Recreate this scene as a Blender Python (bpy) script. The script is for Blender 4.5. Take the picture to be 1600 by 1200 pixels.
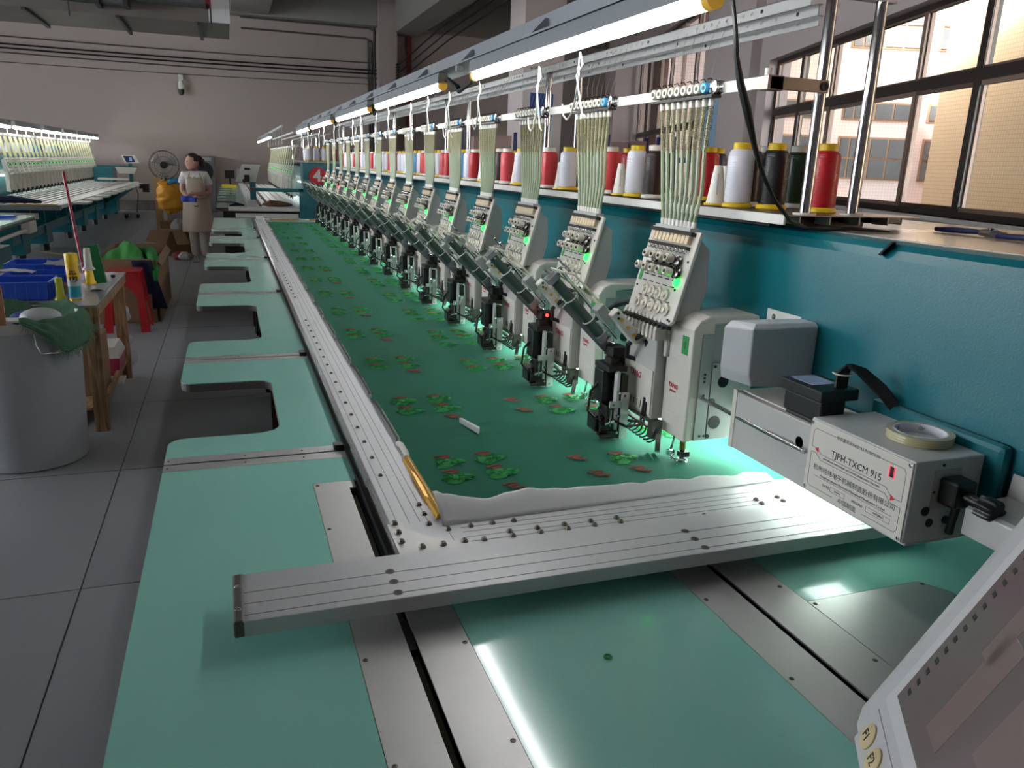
import bpy, math, random
from math import radians as R, sin, cos, pi
from mathutils import Vector, Matrix, Euler
random.seed(7)
for _o in list(bpy.data.objects): bpy.data.objects.remove(_o)
SC = bpy.context.scene
COL = SC.collection

# ------------------------------------------------------------------ camera
CAM_F = 1220.7; CAM_H = 1.62
cam_d = bpy.data.cameras.new('camera'); cam = bpy.data.objects.new('camera', cam_d); COL.objects.link(cam)
cam_d.sensor_width = 36.0; cam_d.lens = CAM_F / 1600 * 36.0; cam_d.clip_start = 0.02; cam_d.clip_end = 300
_yaw, _pit, _rol = R(19.896), R(15.625), R(-2.043)
_f = Vector((sin(_yaw)*cos(_pit), cos(_yaw)*cos(_pit), -sin(_pit)))
_r = Vector((cos(_yaw), -sin(_yaw), 0)); _d = _f.cross(_r)
_r2 = cos(_rol)*_r + sin(_rol)*_d; _d2 = -sin(_rol)*_r + cos(_rol)*_d
_m = Matrix((_r2, -_d2, -_f)).transposed().to_4x4(); _m.translation = (0, 0, CAM_H)
cam.matrix_world = _m
SC.camera = cam
# ------------------------------------------------------------------ world, exposure
SC.view_settings.view_transform = 'Standard'; SC.view_settings.look = 'None'
SC.view_settings.gamma = 1.0; SC.view_settings.use_curve_mapping = False
SC.view_settings.exposure = 0.2
W = bpy.data.worlds.new('world'); SC.world = W; W.use_nodes = True
_bg = W.node_tree.nodes['Background']; _bg.inputs[0].default_value = (0.86, 0.93, 1.0, 1); _bg.inputs[1].default_value = 15.0
sun_d = bpy.data.lights.new('sun', 'SUN'); sun_d.energy = 20.0; sun_d.angle = R(12); sun_d.color = (1, .93, .82)
sun = bpy.data.objects.new('sun', sun_d); COL.objects.link(sun)
sun.rotation_euler = Vector((.75, .55, -.75)).to_track_quat('-Z', 'Y').to_euler()
TUBE = 26.0     # strength of the fluorescent tubes
LAMP = 16.0
STRIP = 60.0     # strength of the work light strips

# ------------------------------------------------------------------ materials
def lin(c):
    if isinstance(c, str):
        c = tuple(int(c[i:i+2], 16)/255 for i in (0, 2, 4))
    return tuple(x/12.92 if x <= .04045 else ((x+.055)/1.055)**2.4 for x in c[:3])
MC = {}
def mat(name, c, rough=.5, metal=0., var=.0, vs=8., bump=0., bs=60., emit=0., alpha=1., brushed=None, coat=0., wave=None, trans=0.):
    if name in MC: return MC[name]
    m = bpy.data.materials.new(name); m.use_nodes = True; nt = m.node_tree; b = nt.nodes['Principled BSDF']
    c = lin(c); b.inputs['Base Color'].default_value = (*c, 1)
    b.inputs['Roughness'].default_value = rough; b.inputs['Metallic'].default_value = metal
    if coat: b.inputs['Coat Weight'].default_value = coat; b.inputs['Coat Roughness'].default_value = .08
    if alpha < 1: b.inputs['Alpha'].default_value = alpha
    if trans: b.inputs['Transmission Weight'].default_value = trans
    if emit:
        b.inputs['Emission Color'].default_value = (*c, 1); b.inputs['Emission Strength'].default_value = emit
    L = nt.links.new; N = nt.nodes.new
    tc = N('ShaderNodeTexCoord')
    if var:
        n = N('ShaderNodeTexNoise'); n.inputs['Scale'].default_value = vs; n.inputs['Detail'].default_value = 6
        L(tc.outputs['Object'], n.inputs['Vector'])
        mx = N('ShaderNodeMix'); mx.data_type = 'RGBA'
        mx.inputs[6].default_value = (*[max(0, x*(1-var)) for x in c], 1); mx.inputs[7].default_value = (*[min(1, x*(1+var)) for x in c], 1)
        L(n.outputs['Fac'], mx.inputs[0]); L(mx.outputs[2], b.inputs['Base Color'])
        mr = N('ShaderNodeMapRange'); mr.inputs[3].default_value = max(0.02, rough-.08); mr.inputs[4].default_value = min(1, rough+.1)
        L(n.outputs['Fac'], mr.inputs[0]); L(mr.outputs[0], b.inputs['Roughness'])
    if brushed:
        mp = N('ShaderNodeMapping'); mp.inputs['Scale'].default_value = brushed
        L(tc.outputs['Object'], mp.inputs['Vector'])
        n = N('ShaderNodeTexNoise'); n.inputs['Scale'].default_value = 1; n.inputs['Detail'].default_value = 3
        L(mp.outputs[0], n.inputs['Vector'])
        mr = N('ShaderNodeMapRange'); mr.inputs[3].default_value = rough-.1; mr.inputs[4].default_value = rough+.12
        L(n.outputs['Fac'], mr.inputs[0]); L(mr.outputs[0], b.inputs['Roughness'])
        bp = N('ShaderNodeBump'); bp.inputs['Strength'].default_value = .12; bp.inputs['Distance'].default_value = .001
        L(n.outputs['Fac'], bp.inputs['Height']); L(bp.outputs[0], b.inputs['Normal'])
    elif bump:
        n = N('ShaderNodeTexNoise'); n.inputs['Scale'].default_value = bs; n.inputs['Detail'].default_value = 4
        L(tc.outputs['Object'], n.inputs['Vector'])
        bp = N('ShaderNodeBump'); bp.inputs['Strength'].default_value = bump; bp.inputs['Distance'].default_value = .002
        L(n.outputs['Fac'], bp.inputs['Height']); L(bp.outputs[0], b.inputs['Normal'])
    if wave:   # (scale, axis)
        n = N('ShaderNodeTexWave'); n.bands_direction = wave[1]; n.inputs['Scale'].default_value = wave[0]; n.inputs['Distortion'].default_value = 1.5
        L(tc.outputs['Object'], n.inputs['Vector'])
        bp = N('ShaderNodeBump'); bp.inputs['Strength'].default_value = .5; bp.inputs['Distance'].default_value = .001
        L(n.outputs['Fac'], bp.inputs['Height']); L(bp.outputs[0], b.inputs['Normal'])
    MC[name] = m
    return m

M = dict(
 teal=mat('teal_enamel', '00646e', .32, var=.06, vs=1.5, bump=.25, bs=260, coat=.3),
 mint=mat('mint_laminate', '92d4c5', .16, var=.03, vs=3, bump=.02, bs=30, coat=.5),
 edge=mat('grey_edge_band', '544f49', .5),
 steel=mat('brushed_steel', 'cac8c6', .42, .7, brushed=(14, 420, 14)),
 steely=mat('brushed_steel_long', 'cecccb', .40, .7, brushed=(420, 10, 14)),
 alu=mat('anodised_aluminium', 'c4c4c6', .42, .35, var=.03, vs=5, bump=.03, bs=200),
 groove=mat('groove_grey', '77777a', .6),
 white=mat('cream_enamel', 'c9c4ba', .42, var=.04, vs=9, bump=.03, bs=90),
 white2=mat('white_enamel', 'd0cec8', .4, var=.03, vs=6),
 greyp=mat('light_grey_enamel', 'adaca8', .42, var=.05, vs=12, bump=.05, bs=150),
 plate=mat('grey_cast_plate', '9c9e9d', .45, .3, var=.08, vs=20),
 dark=mat('dark_steel', '34332f', .4, .7),
 black=mat('black_plastic', '0c0c0e', .35),
 blackm=mat('black_rubber', '141414', .6),
 chrome=mat('polished_chrome', 'd8d8da', .12, 1),
 pole=mat('pole_steel', 'a4a4a6', .2, 1),
 screw=mat('screw_nickel', '6a645c', .35, .9),
 brass=mat('brass', 'b08a4a', .3, 1),
 knob=mat('ivory_knob', 'd2cbbd', .45),
 greytube=mat('grey_green_cylinder', '5c6a64', .35, .6),
 hose=mat('milky_hose', 'c9cbb4', .35),
 green=mat('green_sticker', '0f8a3c', .5),
 red=mat('red_print', 'b01020', .5),
 ledg=mat('led_green', '10ff30', .5, emit=9),
 ledr=mat('led_red', 'ff2020', .5, emit=9),
 tube=mat('lit_tube', 'ffffff', .5, emit=TUBE),
 strip=mat('lit_work_strip', 'f0fff8', .5, emit=STRIP),
 tubecap=mat('yellow_tube_cap', 'd9a83a', .5, emit=.25),
 housing=mat('grey_channel', '8f9396', .45, .5, var=.05, vs=4),
 plast=mat('white_bracket', 'd0d2e0', .5),
 rail=mat('painted_rail', 'c3c6c8', .45, .1),
 tubeg=mat('thread_tube_green', '98a583', .3, alpha=.8, trans=0.),
 tubes=mat('thread_spring', 'a19e80', .4, .3, alpha=.92),
 blue=mat('blue_roller', '4aa6dc', .4),
 floor=mat('grey_floor', '929395', .5, var=.16, vs=1.2, bump=.05, bs=40),
 joint=mat('floor_joint', '606062', .8),
 wall=mat('mauve_grey_plaster', 'a69993', .85, var=.04, vs=.6, bump=.03, bs=30),
 wallr=mat('right_wall_plaster', 'b8aaa6', .85, var=.03, vs=.6),
 ceil=mat('ceiling_plaster', '8c8884', .9, var=.04, vs=.6),
 wframe=mat('bronze_window_frame', '3b322e', .4, .4),
 wframe2=mat('bronze_window_sash', '8a7266', .45, .3),
 glass=None,
 sill=mat('white_sill', 'cfcac6', .6),
 fabric=None,
 leaf=mat('green_embroidery', '148a3e', .75, bump=1., bs=500, var=.35, vs=90),
 orange=mat('rust_stitches', '905040', .75, bump=1., bs=500),
 gold=mat('gold_clip', 'd0a040', .3, .8),
 paper=mat('white_backing', 'c9c9c9', .8, var=.05, vs=10),
 wood=None,
 cardb=mat('cardboard', '8a6a50', .85, var=.08, vs=5, bump=.05, bs=50),
 bluep=mat('blue_plastic', '2a58c8', .35),
 redp=mat('red_plastic', 'aa0c18', .28, coat=.3),
 yellow=mat('yellow_plastic', 'e8c010', .35),
 greenp=mat('green_plastic', '0a6a38', .4),
 binp=mat('grey_bin_plastic', 'a6a9ae', .45, var=.05, vs=2),
 binr=mat('bin_rim', 'bcbab6', .45),
 sack=mat('green_woven_sack', '456b52', .85, bump=.8, bs=120, var=.2, vs=30),
 skin=mat('skin', 'b98a78', .5), hair=mat('dark_brown_hair', '2a1a1a', .6, bump=.5, bs=200),
 shirt=mat('white_shirt', 'd8d4d0', .8), apron=mat('beige_apron', 'b4a292', .85), trousers=mat('beige_trousers', 'a39a8e', .85),
 navy=mat('navy_cloth', '0c1430', .9), greenc=mat('bright_green_cloth', '3a8a3e', .85), orangec=mat('orange_sack', 'e09c28', .6, var=.12, vs=5),
 foam=mat('white_plastic_bag', 'c8c8cc', .4, alpha=.75),
 print=mat('black_print', '1c1c1e', .6), printg=mat('grey_print', '56565a', .6),
)
def special():
    # clear glass that lets the light straight through but still reflects
    m = bpy.data.materials.new('window_glass'); m.use_nodes = True; nt = m.node_tree; nt.nodes.clear()
    o = nt.nodes.new('ShaderNodeOutputMaterial'); t = nt.nodes.new('ShaderNodeBsdfTransparent'); g = nt.nodes.new('ShaderNodeBsdfGlossy')
    g.inputs['Roughness'].default_value = .18; t.inputs[0].default_value = (.93, .95, .94, 1)
    x = nt.nodes.new('ShaderNodeMixShader'); pass
    x.inputs[0].default_value = .03; nt.links.new(t.outputs[0], x.inputs[1]); nt.links.new(g.outputs[0], x.inputs[2]); nt.links.new(x.outputs[0], o.inputs[0])
    M['glass'] = m
    m = mat('green_cotton_fabric', '09664f', .85, bump=.5, bs=900, var=.08, vs=6); M['fabric'] = m
    m = mat('pine_wood', '8e6a48', .6, var=.1, vs=6); nt = m.node_tree; b = nt.nodes['Principled BSDF']
    tc = nt.nodes.new('ShaderNodeTexCoord'); mp = nt.nodes.new('ShaderNodeMapping'); mp.inputs['Scale'].default_value = (25, 25, 2.5)
    n = nt.nodes.new('ShaderNodeTexNoise'); n.inputs['Scale'].default_value = 1; n.inputs['Detail'].default_value = 8; n.inputs['Distortion'].default_value = 1.5
    cr = nt.nodes.new('ShaderNodeValToRGB'); cr.color_ramp.elements[0].color = (*lin('5f4028'), 1); cr.color_ramp.elements[1].color = (*lin('b08c64'), 1)
    cr.color_ramp.elements[0].position = .3; cr.color_ramp.elements[1].position = .65
    nt.links.new(tc.outputs['Object'], mp.inputs[0]); nt.links.new(mp.outputs[0], n.inputs[0]); nt.links.new(n.outputs['Fac'], cr.inputs[0]); nt.links.new(cr.outputs[0], b.inputs['Base Color'])
    M['wood'] = m
special()
def tilemat(name, c1, c2, s):
    m = bpy.data.materials.new(name); m.use_nodes = True; nt = m.node_tree; b = nt.nodes['Principled BSDF']; b.inputs['Roughness'].default_value = .5
    tc = nt.nodes.new('ShaderNodeTexCoord'); br = nt.nodes.new('ShaderNodeTexBrick'); br.offset = 0
    br.inputs['Color1'].default_value = (*lin(c1), 1); br.inputs['Color2'].default_value = (*lin(c1), 1); br.inputs['Mortar'].default_value = (*lin(c2), 1)
    br.inputs['Scale'].default_value = 1; br.inputs['Brick Width'].default_value = s; br.inputs['Row Height'].default_value = s; br.inputs['Mortar Size'].default_value = s*.08
    nt.links.new(tc.outputs['UV'], br.inputs['Vector']); nt.links.new(br.outputs[0], b.inputs['Base Color'])
    return m

# ------------------------------------------------------------------ mesh builder
class B:
    def __init__(s): s.v = []; s.f = []; s.mi = []; s.sm = []; s.M = None; s.m = 0
    def av(s, pts):
        k = len(s.v)
        for p in pts:
            p = Vector(p)
            if s.M is not None: p = s.M @ p
            s.v.append(p)
        return k
    def face(s, idx, sm=False): s.f.append(tuple(idx)); s.mi.append(s.m); s.sm.append(sm)
    def poly(s, pts):
        k = s.av(pts); s.face(range(k, k+len(pts)))
    def box(s, x0, x1, y0, y1, z0, z1):
        k = s.av([(x0,y0,z0),(x1,y0,z0),(x1,y1,z0),(x0,y1,z0),(x0,y0,z1),(x1,y0,z1),(x1,y1,z1),(x0,y1,z1)])
        for q in ((3,2,1,0),(4,5,6,7),(0,1,5,4),(1,2,6,5),(2,3,7,6),(3,0,4,7)): s.face([k+i for i in q])
        return s
    def prism(s, pts, ax, a0, a1):
        # polygon pts in the two other axes (cyclic order: x->(y,z), y->(x,z), z->(x,y)) swept along ax
        def mk(p, a): return (a, p[0], p[1]) if ax == 'x' else (p[0], a, p[1]) if ax == 'y' else (p[0], p[1], a)
        n = len(pts); k = s.av([mk(p, a0) for p in pts]+[mk(p, a1) for p in pts])
        area = sum(pts[i][0]*pts[(i+1) % n][1]-pts[(i+1) % n][0]*pts[i][1] for i in range(n))
        flip = (area > 0) ^ (ax == 'y')
        if flip: s.face([k+n-1-i for i in range(n)]); s.face([k+n+i for i in range(n)])
        else: s.face([k+i for i in range(n)]); s.face([k+2*n-1-i for i in range(n)])
        for i in range(n):
            j = (i+1) % n
            s.face((k+i, k+j, k+n+j, k+n+i) if flip else (k+j, k+i, k+n+i, k+n+j))
        return s
    def rings(s, rs, cap=True, sm=True, close=False):
        n = len(rs[0]); k = s.av([p for r in rs for p in r]); m = len(rs)
        for a in range(m-1 + (1 if close else 0)):
            b = (a+1) % m
            for i in range(n):
                j = (i+1) % n; s.face((k+a*n+i, k+a*n+j, k+b*n+j, k+b*n+i), sm)
        if cap and not close:
            s.face([k+n-1-i for i in range(n)]); s.face([k+(m-1)*n+i for i in range(n)])
        return s
    def cyl(s, p0, p1, r, r2=None, n=12, cap=True):
        return s.lathe([(r, 0), (r2 if r2 is not None else r, (Vector(p1)-Vector(p0)).length)], p0, Vector(p1)-Vector(p0), n, cap)
    def lathe(s, prof, base=(0,0,0), ax=(0,0,1), n=16, cap=True):
        ax = Vector(ax).normalized(); u = ax.orthogonal().normalized(); w = ax.cross(u); base = Vector(base)
        return s.rings([[base+ax*h+(u*cos(2*pi*i/n)+w*sin(2*pi*i/n))*max(r, 1e-5) for i in range(n)] for r, h in prof], cap)
    def tube(s, pts, r, n=8, cap=True):
        pts = [Vector(p) for p in pts]; rs = []; u = None
        for i, p in enumerate(pts):
            t = (pts[min(i+1, len(pts)-1)]-pts[max(i-1, 0)]).normalized()
            if u is None: u = t.orthogonal().normalized()
            u = (u-t*u.dot(t)).normalized(); w = t.cross(u)
            rr = r[i] if isinstance(r, (list, tuple)) else r
            rs.append([p+(u*cos(2*pi*k/n)+w*sin(2*pi*k/n))*rr for k in range(n)])
        return s.rings(rs, cap)
    def torus(s, c, ax, R_, r, n=20, k=6, a0=0, a1=2*pi):
        ax = Vector(ax).normalized(); u = ax.orthogonal().normalized(); w = ax.cross(u); c = Vector(c); rs = []
        full = abs(a1-a0-2*pi) < 1e-6
        for i in range(n if full else n+1):
            a = a0+(a1-a0)*i/n; d = u*cos(a)+w*sin(a)
            rs.append([c+d*(R_+r*cos(2*pi*j/k))+ax*r*sin(2*pi*j/k) for j in range(k)])
        return s.rings(rs, not full, True, full)
    def ball(s, c, r, n=10, m=7):
        rx, ry, rz = (r, r, r) if not isinstance(r, (tuple, list)) else r; c = Vector(c)
        return s.rings([[c+Vector((rx*sin(pi*a/m)*cos(2*pi*i/n), ry*sin(pi*a/m)*sin(2*pi*i/n), -rz*cos(pi*a/m))) for i in range(n)] for a in [.08]+list(range(1, m))+[m-.08]])
    def grid(s, fn, nu, nv, sm=True, thick=0):
        k = s.av([fn(i/nu, j/nv) for j in range(nv+1) for i in range(nu+1)])
        for j in range(nv):
            for i in range(nu):
                a = k+j*(nu+1)+i; s.face((a, a+1, a+nu+2, a+nu+1), sm)
        return s
    def bar(s, p0, p1, w, h, up=(0,0,1)):
        # rectangular bar between two points
        p0, p1 = Vector(p0), Vector(p1); t = (p1-p0).normalized(); a = t.cross(Vector(up)).normalized(); b = a.cross(t)
        q = [a*x*w/2+b*y*h/2 for x, y in ((-1,-1),(1,-1),(1,1),(-1,1))]
        return s.rings([[p0+c for c in q], [p1+c for c in q]], True, False)

WL = {}
def origin(b):
    xs = [p.x for p in b.v]; ys = [p.y for p in b.v]; zs = [p.z for p in b.v]
    return Vector(((min(xs)+max(xs))/2, (min(ys)+max(ys))/2, min(zs)))
def tag(o, label=None, cat=None, group=None, kind=None):
    if label: o['label'] = label
    if cat: o['category'] = cat
    if group: o['group'] = group
    if kind: o['kind'] = kind
    return o
def obj(name, b, m, parent=None, label=None, cat=None, group=None, kind=None, bev=0, sub=0, solid=0, skin=None):
    o0 = WL[parent.name] if parent else origin(b)
    me = bpy.data.meshes.new(name); me.from_pydata([p-o0 for p in b.v], [], b.f)
    ms = m if isinstance(m, (list, tuple)) else [m]
    for x in ms: me.materials.append(M[x] if isinstance(x, str) else x)
    me.polygons.foreach_set('material_index', b.mi)
    if any(b.sm): me.polygons.foreach_set('use_smooth', [True]*len(b.f)); me.set_sharp_from_angle(angle=R(38))
    me.update()
    o = bpy.data.objects.new(name, me); COL.objects.link(o)
    if parent: o.parent = parent
    else: o.location = o0
    WL[o.name] = o0.copy()
    if bev:
        md = o.modifiers.new('bevel', 'BEVEL'); md.width = bev; md.segments = 2; md.limit_method = 'ANGLE'; md.angle_limit = R(40)
    if solid: md = o.modifiers.new('solid', 'SOLIDIFY'); md.thickness = solid; md.offset = 0
    if sub: md = o.modifiers.new('sub', 'SUBSURF'); md.levels = sub; md.render_levels = sub
    return tag(o, label, cat, group, kind)
def mesh_of(name, b, m):
    me = bpy.data.meshes.new(name); me.from_pydata(b.v, [], b.f); me.materials.append(M[m] if isinstance(m, str) else m)
    if any(b.sm): me.polygons.foreach_set('use_smooth', [True]*len(b.f)); me.set_sharp_from_angle(angle=R(38))
    me.update(); return me
def inst(name, me, parent, loc, s=1., rz=0):
    o = bpy.data.objects.new(name, me); COL.objects.link(o); o.parent = parent; o.location = Vector(loc)-WL[parent.name]; o.scale = (s, s, s); o.rotation_euler = (0, 0, rz); WL[o.name] = Vector(loc); return o
def thing(name, loc, label, cat, group=None, kind=None):
    o = bpy.data.objects.new(name, None); COL.objects.link(o); o.location = loc; WL[o.name] = Vector(loc); o.empty_display_size = .05
    return tag(o, label, cat, group, kind)
def dup(o, off=(0,0,0), label=None, rot=None, par=None):
    c = o.copy(); COL.objects.link(c)
    if par: c.parent = par
    else:
        c.location = Vector(o.location)+Vector(off)
        if rot is not None: c.rotation_euler = (0, 0, rot)
    WL[c.name] = Vector(c.location)
    if label: c['label'] = label
    for ch in o.children: dup(ch, par=c)
    return c
def seat(o, loc, k):
    o.location = loc; o.scale = (k, k, k); WL[o.name] = Vector(loc); return o
def text(name, s, size, m, mw, parent=None, depth=.0004, align='CENTER', bold=0, sx=1., **kw):
    cu = bpy.data.curves.new(name, 'FONT'); cu.body = s; cu.size = size; cu.extrude = depth; cu.align_x = align; cu.align_y = 'CENTER'; cu.offset = bold; cu.resolution_u = 2
    t = bpy.data.objects.new('tmp', cu); COL.objects.link(t); dg = bpy.context.evaluated_depsgraph_get(); dg.update()
    me = bpy.data.meshes.new_from_object(t.evaluated_get(dg)); bpy.data.objects.remove(t); bpy.data.curves.remove(cu)
    me.name = name; me.materials.clear(); me.materials.append(M[m]); me.transform(Matrix.Diagonal((sx, 1, 1, 1)))
    o0 = WL[parent.name] if parent else mw.translation
    me.transform(Matrix.Translation(-o0) @ mw)
    o = bpy.data.objects.new(name, me); COL.objects.link(o)
    if parent: o.parent = parent
    else: o.location = o0
    WL[o.name] = Vector(o0)
    return tag(o, **kw)
def frame(pos, xdir, ydir):
    x = Vector(xdir).normalized(); y = Vector(ydir); y = (y-x*y.dot(x)).normalized(); z = x.cross(y)
    m = Matrix((x, y, z)).transposed().to_4x4(); m.translation = Vector(pos); return m
ORD = ['first','second','third','fourth','fifth','sixth','seventh','eighth','ninth','tenth','eleventh','twelfth','thirteenth','fourteenth','fifteenth','sixteenth','seventeenth','eighteenth','nineteenth','twentieth']
def nth(i):
    if i < 20: return ORD[i]
    t, r = divmod(i+1, 10); return {2: 'twent', 3: 'thirt', 4: 'fort', 5: 'fift'}[t]+('ieth' if r == 0 else 'y-'+ORD[r-1])

# ================================================================== SETTING
YB = 25.5; ZC = 6.3; XL = -13.0; YR = -6.0
fl = obj('floor', B().box(XL, 16, YR, YB, -.1, -.006), 'joint', kind='structure')
_t = None; TS = 1.25
for i in range(-7, 4):
    for j in range(-1, 20):
        x0 = -.624+TS*i; y0 = .55+TS*j
        if _t is None:
            b = B().box(x0+.003, x0+TS-.003, y0+.003, y0+TS-.003, -.006, 0)
            me = bpy.data.meshes.new('tile'); me.from_pydata([p-Vector((x0, y0, 0)) for p in b.v], [], b.f); me.materials.append(M['floor']); _t = me
        o = bpy.data.objects.new('tile', _t); COL.objects.link(o); o.parent = fl; WL[o.name] = Vector((0,0,0))
        o.location = Vector((x0, y0, 0))-WL[fl.name]
obj('floor_margin', B().box(XL, -.624-7*TS, YR, YB, -.006, 0), 'floor', kind='structure').name = 'trim_1'
obj('trim_2', B().box(-.624+4*TS, 16, YR, YB, -.006, 0), 'floor', kind='structure')
obj('ceiling', B().box(XL, 16, YR, YB, ZC, ZC+.15), 'ceil', kind='structure')
obj('wall_back', B().box(XL, 13.5, YB, YB+.25, 0, ZC), 'wall', kind='structure')
obj('baseboard_back', B().box(XL, 4.2, YB-.03, YB, 0, .28), mat('baseboard_paint', '6f6864', .6), kind='structure')
def wall_with_holes(name, mtx, s0, s1, z1, t, holes, m):
    # wall in its own frame: s along, thickness -t..0, holes = (sa, sb, za, zb)
    b = B(); b.M = mtx; s = s0
    for sa, sb, za, zb in sorted(holes):
        b.box(s, sa, -t, 0, 0, z1); b.box(sa, sb, -t, 0, 0, za); b.box(sa, sb, -t, 0, zb, z1); s = sb
    b.box(s, s1, -t, 0, 0, z1)
    return obj(name, b, m, kind='structure')
WW = Vector((.3103, .9506, 0)); W0 = Vector((5.869, 5.733, 0))
MW = frame(W0, WW, (-WW.y, WW.x, 0))           # x along the window wall, y into the room, z up
WI = .13
_mwi = MW @ Matrix.Translation((0, WI, 0))
wall_with_holes('wall_right', _mwi, -12.6, 21.2, ZC, .30, [(-6.7, 3.95, 1.33, 3.10), (7.5, 14.6, 1.0, 4.55)], 'wallr')
# left wall, with unseen openings added to let daylight in, and wall behind the camera
_ml = frame((XL, YB, 0), (0, -1, 0), (1, 0, 0)); wall_with_holes('wall_left', _ml, 0, YB-YR, ZC, .25, [(8, 14, 1.3, 4.2), (17, 23, 1.3, 4.2)], 'wall')
_mr = frame((XL, YR, 0), (1, 0, 0), (0, 1, 0)); wall_with_holes('wall_rear', _mr, 0, 16, ZC, .25, [], 'wall')
# pilasters on the window wall, sill boards
b = B(); b.M = _mwi; b.box(4.35, 5.55, 0, .14, 0, ZC); obj('trim_3', b, 'wallr', kind='structure')
b = B(); b.M = _mwi; b.box(-6.7, 3.95, -.2, .06, 1.30, 1.33); obj('trim_4', b, 'sill', kind='structure')
b = B(); b.M = _mwi; b.box(14.9, 15.6, 0, .5, 0, ZC); obj('trim_5', b, 'wallr', kind='structure')
def window(name, sa, sb, za, zb, ztr, mull, sash):
    # bronze frame, transom, mullions and a pane for every light
    b = B(); b.M = MW; f = .05
    b.box(sa, sb, -.05, .02, za, za+f); b.box(sa, sb, -.05, .02, zb-f, zb); b.box(sa, sa+f, -.05, .02, za+f, zb-f); b.box(sb-f, sb, -.05, .02, za+f, zb-f)
    fr = obj(name, b, 'wframe', kind='structure')
    b = B(); b.M = MW; b.box(sa+f, sb-f, -.045, .03, ztr-.045, ztr+.045); obj('transom', b, 'wframe', fr)
    cells = [sa+f]+list(mull)+[sb-f]
    for i, s in enumerate(mull):
        wide = i % 2 == 0
        w = .045 if wide else .028
        b = B(); b.M = MW; b.box(s-w, s+w, -.045, .025, za+f, zb-f); obj('mullion', b, 'wframe' if wide else 'wframe2', fr)
    for i in range(len(cells)-1):
        a, c = cells[i]+.03, cells[i+1]-.03
        for z0, z1, k in ((za+f, ztr-.045, 0), (ztr+.045, zb-f, 1)):
            y = -.012+.016*((i+k) % 2)
            b = B(); b.M = MW; w = .035 if k == 0 else .02
            b.box(a, c, y-.012, y+.012, z0, z0+w); b.box(a, c, y-.012, y+.012, z1-w, z1); b.box(a, a+w, y-.012, y+.012, z0+w, z1-w); b.box(c-w, c, y-.012, y+.012, z0+w, z1-w)
            sh = obj('sash', b, 'wframe2', fr)
            b = B(); b.M = MW; b.poly([(a+w*.5, y, z0+w*.5), (c-w*.5, y, z0+w*.5), (c-w*.5, y, z1-w*.5), (a+w*.5, y, z1-w*.5)]); obj('pane', b, 'glass', sh)
    return fr
window('window_1', -6.7, 3.95, 1.33, 3.10, 2.43, [3.0-.95*i+.05*0 for i in range(0, 10)], 0)
window('window_2', 7.5, 14.6, 1.0, 4.55, 2.5, [8.6, 9.7, 10.8, 11.9, 13.2], 0)
# columns and beams
b = B().box(4.45, 5.0, YB-.55, YB, 0, ZC); obj('trim_6', b, 'wall', kind='structure')
b = B().box(5.8, 6.68, 16, 16.92, 0, ZC); obj('trim_7', b, mat('pale_pink_column', 'eadbd6', .85), kind='structure')
for k, (x0, x1, z0) in enumerate(((4.95, 5.7, 5.3), (.35, 1.35, 5.47), (-6.5, -5.6, 5.4))):
    obj('trim_%d' % (8+k), B().box(x0, x1, YR, YB, z0, ZC), 'ceil', kind='structure')
for k, (y0, y1, z0) in enumerate(((YB-.45, YB, 5.45), (15.9, 16.9, 5.55), (6.2, 7.0, 5.6))):
    obj('trim_%d' % (12+k), B().box(XL, 13, y0, y1, z0, ZC), 'ceil', kind='structure')
b = B().box(5.38, 5.52, YB-.14, YB-.02, 0, 5.3); obj('fire_pipe', b, mat('dark_red_paint', '7a0c14', .4), label='dark red square riser pipe on the back wall right of the column', cat='pipe')
# conduits and cables on the back wall
for k, (x, z1) in enumerate(((4.40, 6.0), (4.30, 4.9), (4.22, 5.1))):
    tag(obj('conduit', B().cyl((x, YB-.06, .3), (x, YB-.06, z1), .03, n=8), mat('conduit_grey', '4c4846', .5)), ['grey vertical conduit closest to the back wall column', 'middle grey vertical conduit left of the back wall column', 'leftmost grey vertical conduit beside the back wall column'][k], 'conduit', 'conduits beside the back wall column')
for k, (za, zb, r) in enumerate(((4.62, 4.46, .018), (4.45, 4.25, .022), (4.34, 4.15, .022), (4.24, 4.02, .018), (3.95, 3.85, .01))):
    pts = [(XL+(4.5-XL)*t, YB-.12-.02*k, za+(zb-za)*t-.35*4*t*(1-t)*.35) for t in [i/24 for i in range(25)]]
    obj('wall_cable', B().tube(pts, r, 5), 'blackm' if k in (1, 2) else mat('conduit_grey', '4c4846', .5), label='%s of the sagging cables strung along the back wall' % ['topmost', 'second from top', 'third from top', 'fourth from top', 'lowest thin one'][k], cat='cable', group='cables along the back wall')
for k, (z, x0, x1) in enumerate(((5.42, .6, 4.5), (5.13, .6, 4.4))):
    obj('conduit', B().tube([(x0, YB-.06, z), (x1-.25, YB-.06, z), (x1-.06, YB-.06, z-.08), (x1, YB-.06, z-.3), (x1, YB-.06, z-1)], .025, 6), mat('conduit_grey', '4c4846', .5), label=['upper horizontal conduit high on the back wall, bending down at the column', 'lower horizontal conduit high on the back wall, bending down at the column'][k], cat='conduit')
for k in range(3):
    x = 5.0+.14*k
    obj('ceiling_cable', B().tube([(x, YB-.3, 4.35-.1*k), (x+.05, 20, 4.75-.1*k), (x+.15, 12, 5.1-.1*k), (x+.2, 4, 5.15-.1*k)], .018, 5), 'blackm', label='%s cable running under the concrete beam towards the back column' % ['left', 'middle', 'right'][k], cat='cable', group='cables under the beam')
b = B()
for i in range(8): b.lathe([(.02, 0), (.06, .02), (.06, .04), (.02, .07)], (5.0, YB-.6, 3.85+.075*i), n=8)
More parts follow.
